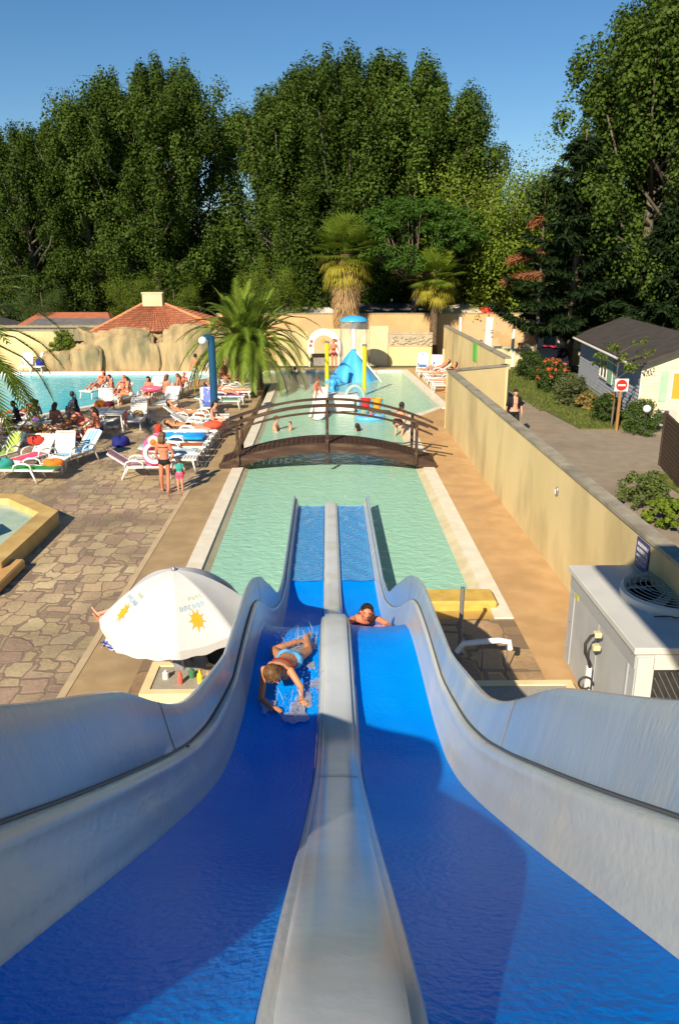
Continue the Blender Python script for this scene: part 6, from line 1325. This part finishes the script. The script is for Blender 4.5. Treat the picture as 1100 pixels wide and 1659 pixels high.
# little play island: white slide steps, grey arch, blue elephant spout
p = at(545, 696, -.1); t = thing('play_slide', 'small white children slide and steps with a blue spout in the middle of the pool', 'play slide', (.35, 32.3, -.6))
mb = MB(); mb.box((.1, 2.2, .6), (1.9, 1.2, 1.1), bev=.08); mb.build('island_block', mat('grey_white_fibreglass', (.62, .66, .64), (.55, .6, .58), 3, .4), t)
mb = MB(); mb.grid(lambda u, v: (-.55 + .5 * (u - .5) - .25 * (1 - v), -.6 + 2.3 * v, .52 + 1.0 * v**1.3 + .35 * abs(u - .5)**2), 6, 10); mb.tube([(-.82 - .25, -.6, .66), (-.95, .6, 1.0), (-.82, 1.7, 1.72)], .06, 8); mb.tube([(-.54, -.6, .66), (-.42, .6, 1.0), (-.3, 1.7, 1.72)], .06, 8); mb.build('chute', whitepaint, t, smooth='all', fix=False)
mb = MB()
for k in range(3): mb.box((.45, 1.45 - k * .3, .95 - k * .25), (.7, .32, .22), bev=.03)
mb.build('steps', whitepaint, t)
mb = MB(); mb.tube([(.85 + .42 * math.cos(a), 2.0, .9 + .62 * math.sin(a)) for a in [i * math.pi / 12 for i in range(13)]], .09, 10); mb.build('grey_arch', mat('aqua_grey', (.3, .45, .42), None, rough=.4), t, smooth=True)
t = thing('elephant_fountain', 'light blue rounded animal shaped fountain behind the small white slide', 'fountain', (.25, 37.3, -.35)); t.scale = (.72,) * 3
mb = MB(); mb.ball((0, 0, 1.0), (.42, .5, .45), 20, 12); mb.build('fountain_body', bluec, t, smooth=True)
mb = MB(); mb.ball((0, -.35, 1.42), (.3, .28, .28), 18, 12); mb.tube([(0, -.6, 1.4), (0, -.8, 1.25), (0, -.86, 1.0)], [.1, .07, .05], 8); mb.build('fountain_head', bluec, t, smooth=True)
for s in (-1, 1): mb = MB(); mb.ball((s * .3, -.3, 1.45), (.2, .05, .2), 14, 8); mb.build('ear', bluec, t, smooth=True)
for a in (-1, 1):
    for b in (-1, 1): mb = MB(); mb.tube([(a * .22, b * .28, .9), (a * .24, b * .3, 0)], .12, 10); mb.build('leg', bluec, t, smooth=True)
def bucket(u, v, c, label):
    p = at(u, v, .55); t = thing('tipping_bucket', label, 'bucket', (p.x, p.y, .2)); mb = MB(); mb.lathe([(.0001, 0), (.15, 0), (.22, .42), (.2, .42), (.14, .03), (.0001, .03)], 18); mb.build('pail', c, t, smooth=True)
    mb = MB(); mb.tube([(-.22, 0, .38), (-.26, 0, .1), (-.26, 0, -.8)], .03, 8); mb.tube([(.22, 0, .38), (.26, 0, .1), (.26, 0, -.8)], .03, 8); mb.build('bracket', bluec, t, smooth=True)
bucket(592, 648, mat('red_plastic', (.75, .03, .03), None, rough=.35), 'red tipping bucket in the pool right of the small white slide'); bucket(611, 648, mat('orange_plastic', (.75, .32, .02), None, rough=.35), 'orange tipping bucket right of the red one')
# ============================================================ lamp post, parasols, signs
t = thing('lamp_post', 'blue lamp post with a white globe lamp between the lounger rows', 'lamp post', (-4.46, 30.7, 0)); bl = mat('lamp_blue', (.008, .06, .13), (.01, .07, .15), 2, .4)
mb = MB(); mb.tube([(0, 0, 0), (0, 0, 3.15)], .145, 16); mb.lathe([(.2, 0), (.2, .05), (.145, .1)], 16); mb.build('post', bl, t, smooth=True)
mb = MB(); mb.tube([(0, 0, 3.05), (0, -.02, 3.3), (-.12, -.08, 3.36), (-.28, -.14, 3.34)], [.145, .13, .11, .10], 12); mb.build('arm', bl, t, smooth=True)
mb = MB(); mb.ball((-.30, -.2, 3.22), (.17, .17, .16), 18, 12); mb.build('globe', mat('frosted_glass', (.62, .68, .72), None, rough=.2, spec=.6), t, smooth=True)
# big white parasol in the foreground
UC = Vector((-2.06, 10.0, 0)); RU = 1.06; ZR = 1.40; ZA = 2.05
t = thing('parasol', 'white eight-sided parasol with orange suns and pale blue writing beside the slide', 'parasol', UC); t.rotation_euler = (R(3), R(-1), 0)
canv = mat('white_canvas', (.58, .58, .57), (.53, .53, .52), 3, .8, .08, 200)
def cpt(a, f, lift=0):
    sec = math.floor(a / 45 + .5) * 45; k = math.cos(R(22.5)) / math.cos(R(((a - 22.5) % 45) - 22.5)) if False else math.cos(R(22.5)) / math.cos(R((a % 45) - 22.5))
    sag = .045 * math.sin(R(4 * (a % 45))) * f * f
    return Vector((RU * f * k * math.cos(R(a + A0)), RU * f * k * math.sin(R(a + A0)), ZA - (ZA - ZR) * (f**1.7) - sag + lift))
A0 = 8
mb = MB(); NU, NV = 96, 14
mb.grid(lambda u, v: tuple(cpt(u * 360, max(v, .002))), NU, NV)
mb.grid(lambda u, v: tuple(cpt(u * 360, 1.0 + .005 * v) - Vector((0, 0, .11 * v + .012 * math.sin(u * 6.2832 * 20) * v))), NU, 2)
mb.build('canopy', canv, t, smooth='all', fix=False)
mb = MB(); mb.tube([(0, 0, 0), (0, 0, ZA + .02)], .022, 10); mb.lathe([(.035, ZA - .01), (.035, ZA + .02), (.012, ZA + .05), (.0001, ZA + .06)], 12); mb.build('pole', grey_metal, t, smooth=True)
mb = MB()
for k in range(8):
    mb.tube([cpt(k * 45 + .01, f, -.02) for f in (.03, .35, .7, .99)], .007, 5); mb.tube([(0, 0, ZR - .12), cpt(k * 45 + .01, .5, -.03)], .006, 5)
mb.build('ribs', dark, t)
mb = MB(); mb.lathe([(.28, 0), (.28, .05), (.06, .09), (.05, .22), (.0001, .22)], 24); mb.build('base', conc, t)
def decal(mb, a0, f0, sz, shapes, lift=.004):
    """flat motif pressed on to one canopy panel: local x runs round, y runs up the panel"""
    for poly in shapes:
        vs = [tuple(cpt(a0 + x * sz / (RU * f0) * 57.3, f0 - y * sz / RU, lift)) for x, y in poly]; mb.add(vs, [tuple(range(len(vs)))])
sun_ = [[((1.0 if i % 2 else .42) * .5 * math.cos(i * math.pi / 9) , (1.0 if i % 2 else .42) * .5 * math.sin(i * math.pi / 9)) for i in range(18)]]
disc = [[(.3 * math.cos(i * .5), .3 * math.sin(i * .5)) for i in range(12)]]
def glyph(x, y, h, k):
    w_ = h * .5; s_ = h * .2; b = [[(x, y), (x + s_, y), (x + s_, y + h), (x, y + h)]]
    if k % 3 != 1: b.append([(x + s_, y + h - s_), (x + w_, y + h - s_), (x + w_, y + h), (x + s_, y + h)])
    if k % 2: b.append([(x + s_, y), (x + w_, y), (x + w_, y + s_), (x + s_, y + s_)])
    if k % 4 != 3: b.append([(x + w_, y + s_), (x + w_ + s_, y + s_), (x + w_ + s_, y + h - s_), (x + w_, y + h - s_)])
    return b
om = mat('orange_print', (.80, .33, .02), None); bm_ = mat('pale_blue_print', (.30, .46, .56), None); gm_ = mat('pale_green_print', (.42, .52, .30), None)
for a0 in (247.5 + 45 - A0 - 8 + 8, 202.5 - A0 + 8 - 8, 112.5, 22.5):
    a0 = round((a0 - 22.5) / 45) * 45 + 22.5
    sm = MB(); decal(sm, a0, .76, .26, sun_, .010); decal(sm, a0, .76, .26, disc, .012); sm.build('sun_emblem', om, t, fix=False)
    sm = MB(); 
    for i in range(6): decal(sm, a0, .62, .25, glyph(-.72 + i * .25, -.1, .24, i + 1), .010)
    sm.build('blue_lettering', bm_, t, fix=False)
    sm = MB()
    for i in range(4): decal(sm, a0, .53, .27, glyph(-.05 + i * .2, -.05, .17, i), .010)
    sm.build('green_lettering', gm_, t, fix=False)
# things in the shade of the parasol
tbl = [(-2.28, 9.75, 'white cup on the block under the parasol', (.7, .68, .62), .045, .13), (-2.05, 9.6, 'red and white bottle on the block under the parasol', (.65, .12, .08), .035, .2), (-1.78, 9.62, 'yellow sun cream bottle on the block under the parasol', (.8, .5, .03), .04, .2), (-1.92, 9.78, 'green can among the bottles under the parasol', (.06, .18, .08), .05, .14), (-1.68, 9.7, 'small orange bottle beside the yellow one', (.8, .25, .03), .03, .15)]
for x_, y_, lb, c_, r_, h_ in tbl:
    mb = MB(); mb.lathe([(.0001, 0), (r_, 0), (r_, h_ * .7), (r_ * .45, h_ * .82), (r_ * .45, h_), (.0001, h_)], 14); o = mb.build('bottle', mat('bottle_plastic', c_, None, rough=.35), None, smooth=True, loc=(x_, y_, .475)); tag(o, lb, 'bottle', 'bottles under the parasol')
bag(-1.62, 9.55, .475, C_['red'], (.1, .08, .07), 'small red cloth at the right end of the block under the parasol', 'cloth', 'cloth'); bag(-2.0, 10.15, .0, C_['grey'], (.3, .25, .62), 'dark bag standing in the shade under the parasol'); bag(-1.5, 10.3, .0, C_['black'], (.35, .3, .7), 'black bag on the right under the parasol')
p = at(190, 1042, .05)
mb = MB(); rr = random.Random(4)
hgt = {}
mb.grid(lambda u, v: ((u - .5) * .46 + .05 * math.sin(v * 9), (v - .5) * .40 + .05 * math.sin(u * 11), .03 + .07 * abs(math.sin(u * 7 + v * 5) * math.cos(v * 9 - u * 3))), 18, 16)
o = mb.build('beach_towel', stripes('blue_white_print', (.02, .04, .42), (.5, .52, .7), 14), smooth='all', fix=False, loc=(p.x, p.y, .01)); tag(o, 'crumpled dark blue and white towel on the deck left of the parasol', 'towel')
Jl = pose(pelvis=(0, 0, .12), chest=(0, .32, .13), neck=(0, .48, .14), head=(0, .62, .15), face=(0, 0, 1), right=(1, 0, 0), shR=(.165, .42, .12), shL=(-.165, .42, .12), elR=(.25, .2, .07), wrR=(.24, -.02, .05), haR=(.22, -.1, .05), elL=(-.25, .2, .07), wrL=(-.24, -.02, .05), haL=(-.22, -.1, .05), hiR=(.085, -.04, .1), knR=(.1, -.42, .12), anR=(.1, -.8, .05), toR=(.13, -.86, .14), hiL=(-.085, -.04, .1), knL=(-.1, -.42, .1), anL=(-.1, -.8, .05), toL=(-.14, -.86, .14))
p = at(152, 1000, .05); person('person lying under the parasol with only the feet showing at its left', Jl, (p.x + .82, p.y + .32, .0), R(-70), 1.0, skin_l, hair_b, (('swim_shorts', C_['navy'], 'shorts', .5),), voxel=.014)
# parasols beyond the back wall
def far_parasol(label, u, v, y_, r_, c_):
    p = G(u, v, 0, y_); t = thing('parasol', label, 'parasol', (p.x, y_, 0)); mb = MB(); mb.lathe([(r_, p.z - .55), (r_ * .97, p.z - .45), (r_ * .5, p.z - .12), (.0001, p.z)], 8); mb.build('canopy', c_, t); mb = MB(); mb.tube([(0, 0, 0), (0, 0, p.z - .1)], .03, 8); mb.build('pole', whitepaint, t)
far_parasol('red parasol showing above the back wall', 794, 494, 53.5, 1.1, C_['red']); far_parasol('cream parasol showing above the back wall left of the red one', 745, 492, 54, 1.8, cloth('cream_cloth', (.66, .58, .4)))
# no entry sign
t = thing('no_entry_sign', 'square no entry sign with red disc on a wooden post', 'sign', (10.82, 28.7, 0)); mb = MB(); mb.box((0, .05, .95), (.10, .08, 1.9), bev=.01); mb.build('post', mat('sign_post_wood', (.34, .18, .07), (.26, .13, .05), 5, .8, stretch=(4, 4, .6)), t)
mb = MB(); mb.box((0, -.005, 1.76), (.50, .02, .46), bev=.006); mb.build('sign_board', mat('sign_white', (.75, .72, .68), None, rough=.4), t)
mb = MB(); RX = Matrix.Rotation(R(90), 4, 'X'); mb.prism([(.205 * math.cos(i * math.pi / 16), 1.76 + .205 * math.sin(i * math.pi / 16)) for i in range(32)], .016, .020, RX); mb.build('red_disc', mat('sign_red', (.68, .025, .02), None, rough=.4), t)
mb = MB(); mb.box((0, -.0225, 1.76), (.28, .004, .06)); mb.build('white_bar', mat('sign_bar', (.8, .75, .72), None, rough=.4), t)
# white bollard, garden lamp, slatted screen, outdoor unit
mb = MB(); p = at(1080, 742); mb.tube([(0, 0, 0), (0, 0, .62)], .09, 16); mb.lathe([(.09, .62), (.07, .66), (.0001, .67)], 16); tag(mb.build('bollard', whitepaint, smooth=True, loc=(p.x, p.y, 0)), 'short white bollard at the road edge by the slatted screen', 'bollard')
p = at(1033, 700); t = thing('garden_lamp', 'small white globe lamp on a dark stem in front of the ball shaped bush', 'lamp', (p.x - .1, p.y - .8, .05)); mb = MB(); mb.tube([(0, 0, 0), (0, 0, .82)], .03, 8); mb.lathe([(.08, .80), (.09, .84), (.05, .86)], 12); mb.build('stem', dark, t); mb = MB(); mb.ball((0, 0, .97), .14, 18, 12); mb.build('globe', mat('lamp_globe', (.7, .74, .76), None, rough=.2), t, smooth=True)
t = thing('slatted_screen', 'dark brown horizontal slat screen at the right edge beside the road', 'screen', (0, 0, 0)); brown = mat('brown_slats', (.10, .065, .045), (.075, .05, .035), 3, .7, stretch=(1, 1, 6))
A2 = at(1075, 850, .0); mb = MB(); d2 = Vector((1.2, 5.5, 0)).normalized(); X0 = Vector((9.35, 18.9, 0))
for k in range(13): mb.box((0, 0, 0), (.06, 4.8, .10), M=Matrix.Translation(X0 + d2 * 2.4 + Vector((0, 0, .12 + k * .125))) @ Matrix.Rotation(-math.atan2(d2.x, d2.y), 4, 'Z'))
for k in range(13): mb.box((0, 0, 0), (2.4, .06, .10), M=Matrix.Translation(X0 + Vector((1.22, 0, .12 + k * .125))))
mb.build('slats', brown, t); mb = MB()
for q in (X0, X0 + d2 * 4.8): mb.box((q.x, q.y, .86), (.1, .1, 1.72))
mb.build('post', brown, t)
mb = MB(); p = at(1088, 690); t = thing('outdoor_unit', 'small grey heat pump box against the cream gable', 'heat pump', (12.95, 29.55, .05)); mb.box((0, 0, .32), (.75, .3, .6), bev=.02); mb.build('casing', mat('pump_grey', (.45, .45, .44), None, rough=.5), t); mb = MB(); mb.lathe([(.0001, 0), (.22, 0), (.22, .02), (.0001, .02)], 24, M=Matrix.Translation((-.1, -.155, .33)) @ RX); mb.build('fan_grille', dark, t)
